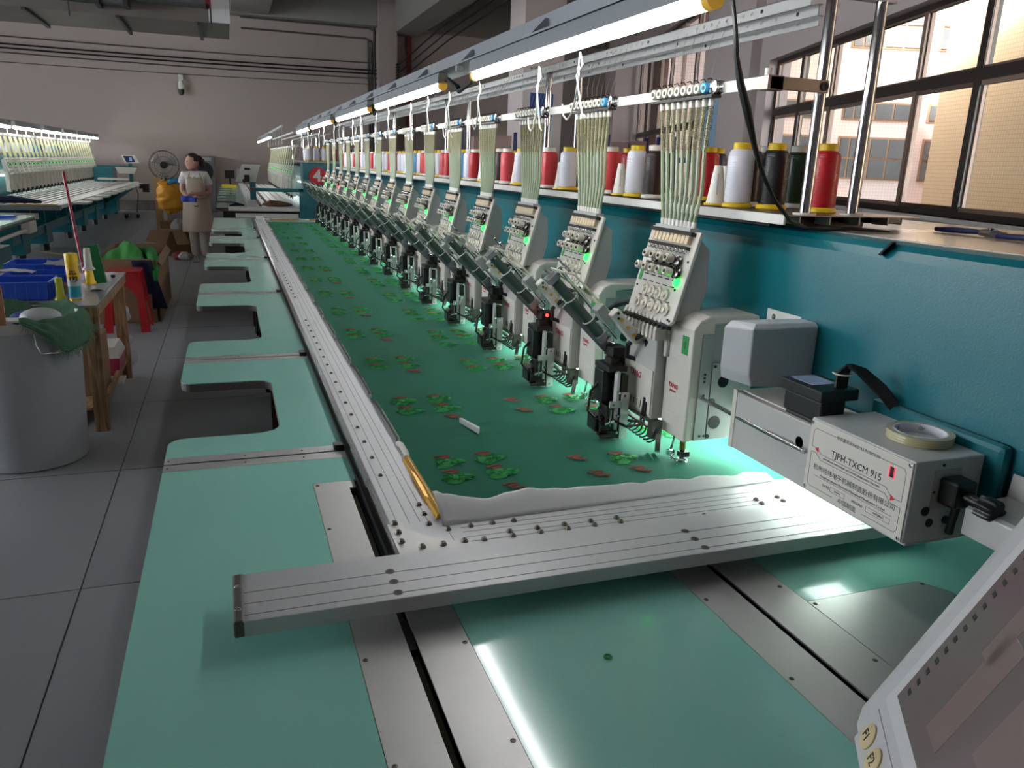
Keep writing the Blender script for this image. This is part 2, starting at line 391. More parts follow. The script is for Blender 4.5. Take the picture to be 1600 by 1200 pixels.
obj('insulator_stack', b, 'dark', label='stack of dark ribbed insulators on the back column holding the cables', cat='insulator')
# security camera on the back wall
t = thing('security_camera', (-1.096, YB, 3.35), 'small white and black dome camera high on the back wall', 'camera')
obj('mount', B().box(-1.16, -1.03, YB-.12, YB, 3.62, 3.78), 'white2', t)
obj('body', B().lathe([(.04, 0), (.08, .05), (.085, .16), (.05, .24)], (-1.096, YB-.2, 3.36), n=14), 'white2', t)
obj('lens', B().lathe([(.0, 0), (.06, .03), (.08, .1), (.08, .17)], (-1.096, YB-.2, 3.2), n=14), 'black', t)
# exterior buildings
def dirtile(name, c1, c2, s, d, em=0):
    m = tilemat(name, c1, c2, s); nt = m.node_tree; br = [x for x in nt.nodes if x.type == 'TEX_BRICK'][0]
    tc = [x for x in nt.nodes if x.type == 'TEX_COORD'][0]; N = nt.nodes.new; L = nt.links.new
    dp = N('ShaderNodeVectorMath'); dp.operation = 'DOT_PRODUCT'; dp.inputs[1].default_value = d; sp = N('ShaderNodeSeparateXYZ'); cb = N('ShaderNodeCombineXYZ')
    L(tc.outputs['Object'], dp.inputs[0]); L(tc.outputs['Object'], sp.inputs[0]); L(dp.outputs['Value'], cb.inputs[0]); L(sp.outputs[2], cb.inputs[1]); L(cb.outputs[0], br.inputs['Vector'])
    return m
t = thing('tiled_building', (MW @ Vector((5, -10, -3))), 'apartment block with peach tiled side wall seen through the near window', 'building')
b = B(); b.M = MW; b.box(-12, 14.6, -16, -8, -3, 12); obj('wall', b, dirtile('peach_tiles', 'f6d6ae', 'e2bc92', .10, (.3103, .9506, 0)), t)
t = thing('tiled_building', (MW @ Vector((17, -8, -3))), 'pink white tiled building with rows of windows behind the peach wall', 'building')
pf = dirtile('pinkwhite_tiles', 'f4e8e8', 'e0d0d2', .09, (.9506, -.3103, 0))
b = B(); b.M = MW; b.box(16, 22, -24, -1, -3, 12); obj('wall', b, pf, t)
bg = mat('far_window_glass', '6a7078', .15, var=.2, vs=3); bf = mat('far_window_frame', 'b08c70', .5)
for zi, (z0, z1) in enumerate(((1.57, 2.75), (3.2, 3.7), (5.1, 6.3), (-.4, .8), (7.2, 8.4))):
    for x0, x1 in ((1.9, 2.9), (3.0, 4.0), (4.15, 5.3), (6.05, 6.7), (6.95, 8.05), (8.5, 9.6), (10.6, 12)):
        b = B(); b.M = MW; b.box(15.96, 16.02, -x1, -x0, z0, z1); fr = obj('window', b, bf, t)
        n = 2; w = (x1-x0-.05)/n
        for k in range(n):
            for q in range(2 if z1-z0 > .8 else 1):
                h = (z1-z0-.05)/(2 if z1-z0 > .8 else 1)
                b = B(); b.M = MW; b.box(15.93, 15.955, -x0-.05-w*k-w+.06, -x0-.05-w*k, z0+.05+h*q, z0+h*(q+1)); obj('pane', b, bg, fr)
obj('courtyard', (lambda b: (setattr(b, 'M', MW), b.box(-12, 30, -24, -.3, -3.2, -3))[1])(B()), mat('courtyard_paving', '8a8680', .9), kind='structure').name = 'trim_20'
# posters
def poster(x0, w, z0, z1, mtx, label, chars=True, arc=False):
    t = thing('wall_poster', mtx @ Vector((x0, .006, z0)), label, 'poster')
    b = B(); b.M = mtx; b.box(x0, x0+w, .0, .006, z0, z1); obj('sheet', b, mat('poster_blue', '8fb4d0', .5), t)
    b = B(); b.M = mtx; h = (z1-z0)
    b.box(x0, x0+w, .006, .008, z1-h*.07, z1); b.box(x0, x0+w, .006, .008, z0, z0+h*.05); obj('band', b, mat('poster_navy', '1c4a90', .5), t)
    return t
t = poster(-.0, .86, 1.93, 2.93, _mwi @ Matrix.Translation((6.32, .0, 0)), 'tall light blue poster with two columns of characters on the window wall')
xd = -WW; 
for col, (xc, s) in enumerate(((.30, '喜欢不偷盗'[:5]), (.60, '重直守质量'))):
    for k, ch in enumerate('质欢不合格' if col == 0 else '重点守质量'):
        text('character', ch, .085, 'navy', frame(_mwi @ Vector((6.32+xc, .0085, 2.79-.11*(k+col*1.0))), xd, (0, 0, 1)), t, sx=2.4)
b = B(); b.M = _mwi; b.box(6.32+.35, 6.32+.62, .008, .011, 2.0, 2.14); b.box(6.32+.4, 6.32+.5, .008, .012, 2.14, 2.19); obj('figure_print', b, mat('maroon_print', '5a2030', .6), t)
b = B(); b.M = _mwi; b.box(6.32+.36, 6.32+.44, .008, .013, 2.13, 2.17); obj('picture_print', b, mat('ochre_print', 'b08030', .6), t)
t = thing('wall_poster', (6.2, 15.99, 1.8), 'white and blue poster with arc on the pale column', 'poster')
obj('sheet', B().box(5.93, 6.5, 15.99, 16, 1.7, 3.1), mat('poster_white', 'dfe6ec', .5), t)
b = B().box(5.96, 6.47, 15.985, 15.99, 2.55, 3.07); obj('band', b, mat('poster_navy', '1c4a90', .5), t)
b = B(); b.prism([(6.215+.25*cos(a), 2.56+.2*sin(a)) for a in [pi*i/12 for i in range(13)]], 'y', 15.98, 15.985); obj('arc_print', b, mat('poster_pale', 'b8cfe4', .5), t)
obj('stripe_print', B().box(6.02, 6.3, 15.98, 15.99, 1.75, 2.5), mat('poster_sky', '9fc4dc', .5), t)
# blue storage racks behind the spools
for k, (x0, y0) in enumerate(((4.3, 14.8), (6.9, 14.2), (8.1, 13.2))):
    t = thing('storage_rack', (x0, y0, 0), ['blue steel rack left of the pale column', 'blue steel rack right of the pale column', 'blue steel rack nearest the second window'][k], 'rack')
    rm = mat('rack_blue', '1c2f7a', .4)
    for dx in (0, 1.1):
        for dy in (0, .5): obj('post', B().box(x0+dx, x0+dx+.06, y0+dy, y0+dy+.05, 0, 2.25), rm, t)
    for z in (.3, .95, 1.78): obj('shelf', B().box(x0, x0+1.16, y0, y0+.55, z, z+.09), rm, t)
    for dx in (.15, .55): obj('carton', B().box(x0+dx, x0+dx+.35, y0+.08, y0+.48, 1.875, 1.86+.25+.1*dx), mat('pale_carton', 'b89a94', .8), t)
# galvanised air duct under the ceiling (upper left)
t = thing('air_duct', (-1.5, 14, 3.4), 'galvanised rectangular air duct with silver foil end hanging under the ceiling', 'duct')
gm = mat('galvanised_sheet', '6a6c6c', .45, .6, var=.15, vs=3); gd = mat('dark_sheet', '3f3e3d', .5, .4, var=.1, vs=2)
obj('casing', B().box(-6, .16, 13.65, 15.3, 3.53, 4.5), mat('duct_underside', '6e6662', .6, .1, var=.06, vs=2), t)
for x in (-5.2, -3.9, -2.6, -1.4, -.3): obj('hanger', B().box(x, x+.05, 13.6, 15.4, 3.49, 3.53), gd, t)
for x in (-4.5, -2.0, -.1): obj('drop_rod', B().cyl((x, 13.6, 3.46), (x, 13.6, ZC), .012, n=6), gd, t)
obj('branch', B().box(-6, -1.62, 13.3, 13.64, 3.66, 4.3), mat('duct_paint', '504f50', .5, .3, var=.1, vs=2), t)
obj('joint_flange', B().box(-1.62, -1.56, 13.2, 13.66, 3.6, 4.4), gd, t); obj('joint_flange', B().box(-1.25, -1.2, 13.2, 13.66, 3.62, 4.4), gd, t)
obj('silver_branch', B().box(-1.18, -.12, 13.2, 13.6, 3.72, 4.3), gm, t); obj('duct_section', B().box(-1.55, -1.26, 13.25, 13.64, 3.64, 4.4), gm, t)
fm = mat('silver_foil', 'f0f0f2', .35, .6, bump=1., bs=14)
obj('foil_wrap', B().box(-.13, .17, 13.60, 13.66, 3.54, 4.3), fm, t)
obj('tape', B().box(-.16, -.10, 13.17, 13.66, 3.72, 4.1), mat('dark_red_paint', '7a0c14', .4), t)

# ================================================================== MAIN MACHINE: worktop
T = .84
def arc(cx, cy, r, a0, a1, n=5): return [(cx+r*cos(R(a0+(a1-a0)*i/n)), cy+r*sin(R(a0+(a1-a0)*i/n))) for i in range(n+1)]
def panel_outline(ya, yb, notch, xl=-.2, xr=.27, xi=.105):
    p = [(xr, ya), (xr, yb)]
    r = .035
    p += arc(xl+r*.6, yb-r*.6, r*.6, 90, 180)
    if notch:
        n0, n1 = notch
        p += arc(xl+.045, n1+.045, .045, 180, 270)      # tip of the far arm
        p += arc(xi-.05, n1-.05, .05, 90, 0)
        p += arc(xi-.07, n0+.07, .07, 0, -90)
        p += arc(xl+.05, n0-.05, .05, 90, 180)
    p += arc(xl+r*.6, ya+r*.6, r*.6, 180, 270)
    return p
def screwhead(par, x, y, z, r=.0045, up=(0, 0, 1), m='screw', name='screw'):
    b = B(); b.lathe([(r, 0), (r*.95, .0007), (r*.45, .0012), (r*.42, .0004)], (x, y, z), up, 10); return obj(name, b, m, par)
JO = [2.075, 3.22, 4.86, 6.55, 8.2, 9.3, 10.95]
NO = [(2.28, 2.87), (3.56, 4.44), (5.25, 6.08), (6.93, 7.76), (8.42, 9.0), None]
def hinge_strip(par, ya, yb, x0=-.2, x1=.262):
    b = B().box(x0, x1, ya, yb, T-.012, T+.0006); o = obj('edge_strip', b, 'steely', par)
    return o
for i in range(6):
    ya, yb = JO[i]+.004, JO[i+1]-.004
    t = thing('worktop', (.03, (ya+yb)/2, T-.03), 'mint green worktop panel %s, %s from the control box' % ('with a U-shaped cutout' if NO[i] else 'without cutout at the far end', nth(i)), 'worktop', 'notched worktop panels along the aisle')
    out = panel_outline(ya, yb, NO[i])
    obj('surface', B().prism(out, 'z', T-.003, T), 'mint', t)
    obj('edge_band', B().prism([(x+(.0008 if 0 else 0), y) for x, y in out], 'z', T-.032, T-.0031), 'edge', t, bev=.003)
    hinge_strip(t, ya, ya+.045)
    if i < 5: hinge_strip(t, yb-.045, yb)
    for x in (-.19, .0, .15): screwhead(t, x, ya+.022, T+.0006, .003)
    obj('catch_block', B().box(.235, .262, ya-.02 if i else ya, ya+.03, T+.0006, T+.016), 'dark', t, bev=.002)
    obj('support', B().box(.15, .27, ya+.05, ya+.1, .2, T-.032), 'dark', t)
# near worktop: mint panels and two steel slot covers
def rect(x0, x1, y0, y1): return [(x0, y0), (x1, y0), (x1, y1), (x0, y1)]
yn = -.7; ye = JO[0]-.004
t = thing('worktop', (0, 1, T-.03), 'large mint green worktop panel in the left foreground under the white cross beam', 'worktop')
p = [(.155, yn), (.155, 1.86), (.262, 1.86), (.262, ye)]+arc(-.2+.02, ye-.02, .02, 90, 180)+[(-.2, yn)]
obj('surface', B().prism(p, 'z', T-.003, T), 'mint', t)
obj('edge_band', B().prism(p, 'z', T-.032, T-.0031), 'edge', t)
b = B().box(-.2, .262, ye-.045, ye, T-.012, T+.0006); obj('edge_strip', b, 'steely', t)
for x in (-.19, .0, .15): screwhead(t, x, ye-.022, T+.0006, .003)
t = thing('worktop', (.57, .8, T-.03), 'mint green worktop panel in the foreground between the two steel slot covers', 'worktop')
obj('surface', B().prism(rect(.3425, .7975, yn, 1.5), 'z', T-.003, T), 'mint', t); obj('edge_band', B().prism(rect(.3425, .7975, yn, 1.5), 'z', T-.032, T-.0031), 'edge', t)
t = thing('worktop', (1.2, .8, T-.03), 'mint green worktop panel under the control box, right of the second slot cover', 'worktop')
p = [(.9935, 1.052), (1.268, 1.052), (1.30, 1.0), (1.30, yn), (1.72, yn), (1.72, 1.5), (.9935, 1.5)]
obj('surface', B().prism(p, 'z', T-.003, T), 'mint', t); obj('edge_band', B().prism(p, 'z', T-.032, T-.0031), 'edge', t)
t = thing('slot_cover', (.25, .7, T-.03), 'brushed steel slot cover in the foreground left, running under the cross beam', 'slot cover')
b = B(); y1 = 1.858
for r_ in (rect(.156, .239, yn, y1), rect(.2555, .3415, yn, 1.33), rect(.239, .2555, 1.815, y1)): b.prism(r_, 'z', T-.004, T+.0002)
obj('plate', b, 'steel', t); obj('slot_bottom', B().box(.2395, .2555, yn, 1.81, T-.03, T-.022), mat('olive_slot', '86846c', .6), t); obj('slot_slider', B().box(.2405, .2545, 1.12, 1.21, T-.02, T-.006), 'black', t)
obj('base', B().box(.156, .3415, yn, 1.33, T-.036, T-.03), 'dark', t)
for x, y in ((.165, 1.106), (.165, 1.596), (.165, 1.843), (.333, 1.108), (.333, .863), (.165, .62), (.333, .62), (.165, .863)): screwhead(t, x, y, T+.0002)
t = thing('slot_cover', (.9, .5, T-.03), 'brushed steel slot cover in the foreground right, below the control box', 'slot cover')
b = B()
for r_ in (rect(.7985, .883, yn, 1.45), rect(.8955, .9925, yn, 1.45)): b.prism(r_, 'z', T-.004, T+.0002)
obj('plate', b, 'steel', t); obj('slot_bottom', B().box(.883, .8955, yn, 1.45, T-.03, T-.022), 'black', t); obj('slot_slider', B().box(.884, .8945, 1.13, 1.2, T-.02, T-.006), 'dark', t)
obj('base', B().box(.7985, .9925, yn, 1.45, T-.036, T-.03), 'dark', t)
for x, y in ((.809, 1.111), (.978, 1.112), (.809, .864), (.979, .864), (.809, .62), (.979, .62)): screwhead(t, x, y, T+.0002)
t = thing('steel_access_plate', (1.15, .7, T-.03), 'square steel access plate with a clipped corner beside the right slot cover', 'steel plate')
p = [(.9945, yn), (1.2985, yn), (1.2985, .998), (1.267, 1.0505), (.9945, 1.0505)]
obj('plate', B().prism(p, 'z', T-.004, T+.0002), 'steely', t); obj('backing', B().prism(p, 'z', T-.032, T-.0045), 'dark', t)
for x, y in ((1.003, 1.04), (1.266, 1.04), (1.003, .6)): screwhead(t, x, y, T+.0002)
# under structure
t = thing('machine_bed', (.9, 5.5, 0), 'dark under-frame carrying the worktop of the near machine', 'bed')
obj('bed_plate', B().box(.275, 1.43, 1.51, 10.95, T-.04, T), 'mint', t)
for y in (.6, 2.6, 4.2, 5.9, 7.6, 9.2, 10.7): obj('cross_frame', B().box(.15, 1.43, y, y+.08, .08, T-.045), 'dark', t)
obj('side_rail', B().box(.16, .24, .3, 10.9, .5, .62), 'teal', t)
obj('slide_rail', B().box(.262, .2775, 1.34, 10.9, T-.028, T+.012), 'black', t)
for y in (.62, 4.22, 7.62, 10.72):
    for x in (.2, 1.3): obj('foot', B().cyl((x, y+.03, 0), (x, y+.03, .08), .04), 'black', t)

# ================================================================== embroidery frame
ZF = .88
fr = thing('fabric_holder', (.33, 5.8, .85), 'long white aluminium embroidery frame holding the green fabric', 'frame')
obj('side_border', B().box(.283, .392, 1.345, 10.3, ZF-.028, ZF), 'alu', fr, bev=.001)
obj('front_border', B().box(.392, 1.36, 1.345, 1.50, ZF-.028, ZF), 'alu', fr, bev=.001)
obj('back_border', B().box(.392, 1.40, 10.15, 10.3, ZF-.028, ZF), 'alu', fr, bev=.001)
obj('border_lip', B().box(.268, .282, 1.36, 10.3, ZF-.02, ZF-.004), 'chrome', fr)
for x in (.297, .322, .345, .362): obj('groove', B().box(x-.0007, x+.0007, 1.50 if x < .33 else 1.5, 10.29, ZF-.0005, ZF+.0004), 'groove', fr)
for y in (1.384, 1.404, 1.428, 1.449): obj('groove', B().box(.42, 1.355, y-.0006, y+.0006, ZF-.0005, ZF+.0004), 'groove', fr)
b = B().box(-.031, 1.38, 1.177, 1.334, .872, .90); cb = obj('cross_beam', b, 'alu', fr, bev=.0015)
for y in (1.196, 1.231, 1.268): obj('beam_groove', B().box(-.0158, 1.375, y-.0007, y+.0007, .8995, .9004), 'groove', cb)
obj('end_cap', B().box(-.0335, -.016, 1.1755, 1.3355, .8715, .9018), 'edge', cb, bev=.004)
for y in (1.215, 1.29): screwhead(cb, -.0255, y, .9018, .006, m='chrome')
def capscrew(par, x, y, z, s=1.):
    b = B(); b.lathe([(.0088*s, 0), (.0088*s, .0004), (.0066*s, .0006), (.0064*s, .0011), (.0035*s, .0013), (.003*s, .0002)], (x, y, z), (0, 0, 1), 14); o = obj('cap_screw', b, 'screw', par); h = B(); h.lathe([(.0060*s, .00125), (.0002, .00125)], (x, y, z), (0, 0, 1), 14, False); obj('socket', h, 'print', o); return o
for x in (.237, .855):
    for y in (1.197, 1.235, 1.272): capscrew(cb, x, y, .9)
BSM = (lambda b: (b.lathe([(.0075, 0), (.0072, .002), (.0045, .0065), (.002, .0068), (.0018, .004)], n=12), mesh_of('button_screw', b, 'screw'))[1])(B())
def buttons(pts, s=1., dz=0):
    for x, y in pts: inst('button_screw', BSM, fr, (x, y, ZF+dz), s)
buttons([(.309, 1.773+.1235*k) for k in range(17)]+[(.309, 4.41+.126*k) for k in range(9)]+[(.309, 6.04+.13*k) for k in range(9)]+[(.309, 7.75+.13*k) for k in range(9)], .8)
buttons([(.443, 1.45), (.492, 1.451), (.393, 1.447), (.361, 1.582), (.361, 1.532), (.36, 1.482), (.54, 1.449)], .95)
buttons([(.452+.0623*k, 1.403) for k in range(1, 6)]+[(.452+.0623*k, 1.383) for k in range(0, 6)]+[(1.19, 1.405), (1.13, 1.405), (1.13, 1.383), (1.19, 1.383), (.96, 1.36)], .95)
b = B(); b.prism([(.274, 1.355), (.274, 1.500), (.306, 1.503), (.309, 1.467), (.345, 1.428), (.370, 1.407), (.381, 1.392), (.42, 1.397), (.424, 1.355)], 'z', ZF, ZF+.003)
obj('corner_bracket', b, 'steel', fr, bev=.0008)
buttons([(.289, 1.497), (.289, 1.454), (.287, 1.412), (.322, 1.379), (.365, 1.380), (.41, 1.381)], 1.05, .003)
# edge clips
def clip(y0, y1, m, nm='edge_clip'):
    b = B(); b.tube([(.392, y0, ZF+.006), (.396, y0+.02, ZF+.009), (.396, y1-.02, ZF+.009), (.392, y1, ZF+.006)], .008, 8); return obj(nm, b, m, fr)
b = B(); b.prism([(.380, ZF), (.400, ZF-.004), (.402, ZF+.008), (.394, ZF+.0125), (.384, ZF+.010)], 'y', 1.505, 1.86); g = obj('gold_clip', b, 'gold', fr, bev=.001)
b = B(); b.prism([(.379, 1.60), (.385, 1.59), (.388, 1.66), (.386, 1.74), (.381, 1.76)], 'z', ZF+.003, ZF+.0128); obj('clip_lever', b, 'gold', g)
y = 1.97; k = 0
while y < 10.0:
    ln = .40 if y < 3.4 else .37
    if 3.55 < y < 3.7 or 5.6 < y < 5.8 or 8.5 < y < 8.7: clip(y, y+.19, 'gold'); y += .22
    else: clip(y, y+ln, 'chrome'); y += ln+.06
clip(1.86, 1.97, 'white2', 'hose_piece')
for a, c in ((.45, .80), (.92, 1.02)): obj('gold_clip', B().box(a, c, 10.13, 10.155, ZF, ZF+.012), 'gold', fr)
obj('far_end_clamp', B().box(.30, .38, 10.15, 10.36, ZF, ZF+.03), 'white2', fr)
# paper backing turned up at the front edge
import mathutils.noise as MN
def pf(u, v):
    x = .385+(1.25-.385)*u; n = MN.noise(Vector((x*9, 0, 3))); n2 = MN.noise(Vector((x*23, v*2, 7)))
    hgt = max(.004, .030*(1-u)**1.3+.006)
    y = 1.462+.03*u+(.068+.02*n+.010*n2-.02*u)*v + (.02*(v)*(1 if u < .02 else 0))
    z = ZF+.002+hgt*sin(min(1, v*1.05)*pi*.5)*(1+.35*n)+.003*n2*v
    return (x, y, z)
b = B(); b.grid(pf, 90, 8); obj('backing_paper', b, 'paper', label='strip of white backing paper curling up along the front edge of the green fabric', cat='paper', solid=.0008)
# ================================================================== fabric with motifs
def ff(u, v):
    x = .386+(1.405-.386)*u; y = 1.502+(10.14-1.502)*v
    z = .852+.0012*MN.noise(Vector((x*3, y*2, 0)))
    for (cx, cy, l, h) in ((.66, 2.17, .16, .0045), (.72, 2.10, .20, .0035)): z += h*math.exp(-((y-cy-.04*(x-cx))/.006)**2-((x-cx)/l)**4*3)
    d = ((x-1.06)/.035)**2+((y-1.78)/.02)**2; z += .011*math.exp(-d)*(1+.5*sin(x*300))
    if x < .41: z += .012*(.41-x)/.02
    return (x, y, z)
b = B(); b.grid(ff, 110, 760); fb = obj('fabric', b, 'fabric', label='green fabric sheet with embroidered leaf motifs stretched in the long frame', cat='fabric')
fb.name = 'embroidery_fabric'; WL['embroidery_fabric'] = WL['fabric']
def leaf_mesh(seed, kind):
    rnd = random.Random(seed); b = B()
    if kind == 'leaf':
        ribs = []
        n = 22
        pts = []
        for i in range(n):
            a = 2*pi*i/n; rr = .8+.2*sin(3*a+rnd.random()*2)+.12*rnd.random()
            pts.append((.049*cos(a)*rr, .033*sin(a)*rr+.008*cos(a)))
        k = b.av([(x, y, 0) for x, y in pts]+[(x*.82, y*.8, .0032) for x, y in pts]+[(x*.4, y*.4, .0048) for x, y in pts]+[(0, 0, .005)])
        for r_ in range(2):
            for i in range(n): j = (i+1) % n; b.face((k+r_*n+i, k+r_*n+j, k+(r_+1)*n+j, k+(r_+1)*n+i), True)
        for i in range(n): b.face((k+2*n+i, k+2*n+(i+1) % n, k+3*n), True)
        for i in range(26):     # raised loops
            a = rnd.random()*2*pi; q = rnd.random()**.5*.75; x, y = .047*cos(a)*q, .031*sin(a)*q
            d = rnd.random()*pi; ex, ey = .009*cos(d), .005*sin(d)
            b.tube([(x-ex, y-ey, .003), (x-ex*.3, y-ey*.3+.001, .0065), (x+ex*.3, y+ey*.3-.001, .0065), (x+ex, y+ey, .003)], .0011, 4)
    elif kind == 'z':
        zz = [(-.026, .018), (-.006, .026), (.020, .022), (.014, .014), (-.014, .004), (-.010, -.003), (.028, -.010), (.016, -.018)]
        for q in range(3):
            b.tube([(x*.9+.0016*q, y*.9-.0028*q, .0012) for x, y in zz], .0013, 5)
    else:
        pts = [(.045*cos(a)+.003*rnd.random(), .018*sin(a)+.003*rnd.random(), .0008) for a in [2*pi*i/24 for i in range(25)]]; b.tube(pts, .0006, 4)
    return b
LM = [mesh_of('leaf_patch', leaf_mesh(s, 'leaf'), 'leaf') for s in range(4)]
ZM = [mesh_of('stitch_zigzag', leaf_mesh(s, 'z'), 'orange') for s in range(2)]
cnt = {'l': 0, 'z': 0}
lgf = B(); zgf = B()
def motif(x, y, leaf=True, z=True, far=False):
    x *= 1.027; y *= 1.027
    if leaf:
        if cnt['l'] < 290:
            o = bpy.data.objects.new('leaf_patch', LM[cnt['l'] % 4]); COL.objects.link(o); o.parent = fb; o.location = Vector((x, y, .8535))-WL['embroidery_fabric']; WL[o.name] = Vector(); o.rotation_euler = (0, 0, .3*(random.random()-.5)); cnt['l'] += 1
    if z:
        if cnt['z'] < 290:
            o = bpy.data.objects.new('stitch_zigzag', ZM[cnt['z'] % 2]); COL.objects.link(o); o.parent = fb; o.location = Vector((x-.005, y+.03, .8545))-WL['embroidery_fabric']; WL[o.name] = Vector(); cnt['z'] += 1
for k in range(15):
    yo = .553*k
    if 1.73+yo > 9.9: break
    for (x, y) in ((.494, 1.83), (.490, 1.725), (.607, 1.83), (.607, 1.73)): motif(x, y+yo)
    if k < 8: motif(.61, 1.61+yo, leaf=False)
    if k == 0:
        for (x, y, l) in ((.957, 1.742, 1), (.965, 1.63, 0), (.837, 1.745, 0), (.846, 1.628, 0)): motif(x, y, leaf=bool(l))
        o = None
    elif k == 1:
        for (x, y, l) in ((.956, 2.295, 1), (.962, 2.18, 1), (.843, 2.29, 0), (.845, 2.175, 0), (1.06, 2.3, 1), (1.08, 2.16, 1)): motif(x, y, leaf=bool(l))
    else:
        for (x, y) in ((.845, 1.735), (.845, 1.63), (.96, 1.74), (.957, 1.635), (1.08, 1.74), (1.08, 1.63)): motif(x, y+yo)
    if k >= 3:
        for (x, y) in ((.845, 1.50), (.96, 1.50), (1.08, 1.5)): motif(x, y+yo, z=False)
motif(1.15, 1.95); motif(1.2, 1.9)
OM = mesh_of('outline_stitch', leaf_mesh(5, 'o'), 'gold')
b = B(); b.prism([(.625, 2.19), (.633, 2.185), (.66, 2.09), (.652, 2.075)], 'z', .856, .872); obj('paper_flap', b, 'paper', label='small folded slip of white paper lying on the green fabric', cat='paper')
# thread snippet on the foreground worktop
obj('thread_snippet', B().torus((.548, 1.0, T+.002), (0, 0, 1), .006, .0015, 14, 5), 'leaf', label='tiny green thread loop lying on the foreground worktop', cat='thread')

# ================================================================== teal body
tb = thing('machine_beam', (1.9, 5, 0), 'long teal enamelled beam body of the near embroidery machine', 'machine')
XB = 1.31
prof = [(XB, .97), (2.10, .97), (2.10, 1.475), (2.08, 1.4926), (1.351, 1.4926), (1.330, 1.487), (1.318, 1.475), (XB, 1.456)]
b = B().prism(prof, 'y', .05, 10.3); obj('beam', b, 'teal', tb, bev=.006)
obj('top_wear_plate', B().box(1.37, 2.07, .07, 1.62, 1.492, 1.494), mat('worn_beige_top', '9a8f80', .28, var=.2, vs=4, bump=.1, bs=9, coat=.3), tb)
obj('raised_pad', B().box(1.285, XB+.002, .942, 1.269, 1.001, 1.163), 'teal', tb, bev=.012)
for y in (1.2, 5.5, 9.4): obj('stand', B().box(1.75, 2.0, y, y+.5, .08, .99), 'teal', tb)
for y in (1.3, 5.6, 9.5): obj('foot', B().cyl((1.87, y+.1, 0), (1.87, y+.1, .085), .05), 'black', tb)
obj('work_light', B().box(1.325, 1.355, 1.5, 10.2, .952, .960), 'strip', tb)
obj('light_channel', B().box(1.318, 1.362, 1.48, 10.22, .960, .97), 'housing', tb)
# end duct with belt cover, motor, control box
t = thing('drive_duct', (1.33, 1.0, .9), 'light grey rectangular drive duct running along the teal body below the control box', 'duct')
obj('casing', B().box(1.245, 1.435, 1.08, 1.69, .905, 1.062), 'greyp', t, bev=.004)
obj('work_lamp', B().box(1.30, 1.40, 1.30, 1.62, .897, .904), mat('lit_duct_lamp', 'eafff4', .5, emit=6), t)
obj('lid', B().box(1.262, 1.42, 1.08, 1.68, 1.062, 1.066), 'white', t, bev=.001)
obj('end_lip', B().box(1.2435, 1.25, 1.675, 1.6915, .905, 1.066), 'white', t)
b = B(); b.box(1.25, 1.43, .6, 1.02, .94, 1.03); obj('side_bracket', B().prism([(1.315, .955), (1.43, .945), (1.43, 1.07), (1.425, 1.07), (1.42, 1.022), (1.325, 1.015), (1.315, 1.01)], 'y', .1, 1.02), 'greyp', t, bev=.003)
seat(t, (1.2103, 0.9100, 0.9648), 0.91)
t = thing('control_box', (1.34, 1.22, .915), 'white metal needle position control box with a printed front panel', 'control box')
obj('housing', B().box(1.232, 1.412, 1.075, 1.372, .915, 1.09), mat('box_enamel', 'c2c2c0', .32, var=.06, vs=14, bump=.03, bs=60), t, bev=.003)
fp = obj('front_panel', B().box(1.2285, 1.232, 1.078, 1.369, .918, 1.087), 'white', t, bev=.0008)
for y, z in ((1.084, 1.081), (1.363, 1.081), (1.084, .924), (1.363, .924)): screwhead(t, 1.2285, y, z, .005, (-1, 0, 0), 'chrome')
def onp(u, v, e=0): return Vector((1.2283-e, 1.369-u, 1.087-v))    # u from far edge, v from the top of the front panel
PXD, PYD = (0, -1, 0), (0, 0, 1)
def line(par, pts, w=.0009, m='printg', nm='printed_line'):
    b = B()
    for (a, c), (e, f) in zip(pts, pts[1:]): b.bar(onp(a, c), onp(e, f), .0004, w, (0, 0, 1) if abs(e-a) > abs(f-c) else (0, 1, 0))
    obj(nm, b, m, par)
def ptx(s, u, v, size, m='printg', bold=0, sx=1.):
    text('lettering', s, size, m, frame(onp(u, v, .0002), PXD, PYD), fp, depth=.0002, bold=bold, sx=sx)
Wp, Hp = .291, .169
line(fp, [(.088, .018), (.018, .018), (.012, .026), (.012, .062), (.03, .062), (.045, .072), (.235, .072), (.252, .087), (.278, .087), (.278, .026), (.272, .018), (.205, .018)])
line(fp, [(.095, .155), (.018, .155), (.012, .147), (.012, .074), (.028, .074), (.045, .086), (.235, .086), (.252, .100), (.278, .100), (.278, .147), (.272, .155), (.185, .155)])
ptx('针位置表示/NEEDLE POSITION', .146, .018, .0092); ptx('TJPH-TXCM 915', .147, .059, .0215, 'print', 0, .98)
ptx('AUTOMATIC MULTI-HEAD AUTOMATIC EMBROIDERY MACHINE', .135, .079, .0058)
ptx('杭州经纬电子机械制造股份有限公司', .146, .106, .0148, sx=1.02); ptx('Hangzhou Jingwei Electronic Mechanical Manufacture Co.,Ltd', .146, .1205, .0077)
line(fp, [(.03, .126), (.26, .126)], .0006)
ptx('DATE', .072, .139, .0085); ptx('2024.01', .108, .139, .006); ptx('MFG.NO', .168, .139, .0085); ptx('02373002-1', .228, .139, .006, 'print'); ptx('中国制造', .14, .155, .0135)
for u0, u1 in ((.086, .130), (.193, .258)): line(fp, [(u0, .1335), (u1, .1335), (u1, .1445), (u0, .1445), (u0, .1335)], .0004)
for pts in ([onp(.022, .064), onp(.034, .072), onp(.034, .058)], [onp(.262, .089), onp(.25, .095), onp(.25, .081)]):
    b = B(); b.poly([p+Vector((-.0003, 0, 0)) for p in pts]); obj('red_arrow', b, mat('red_arrow_print', 'd01020', .5), fp)
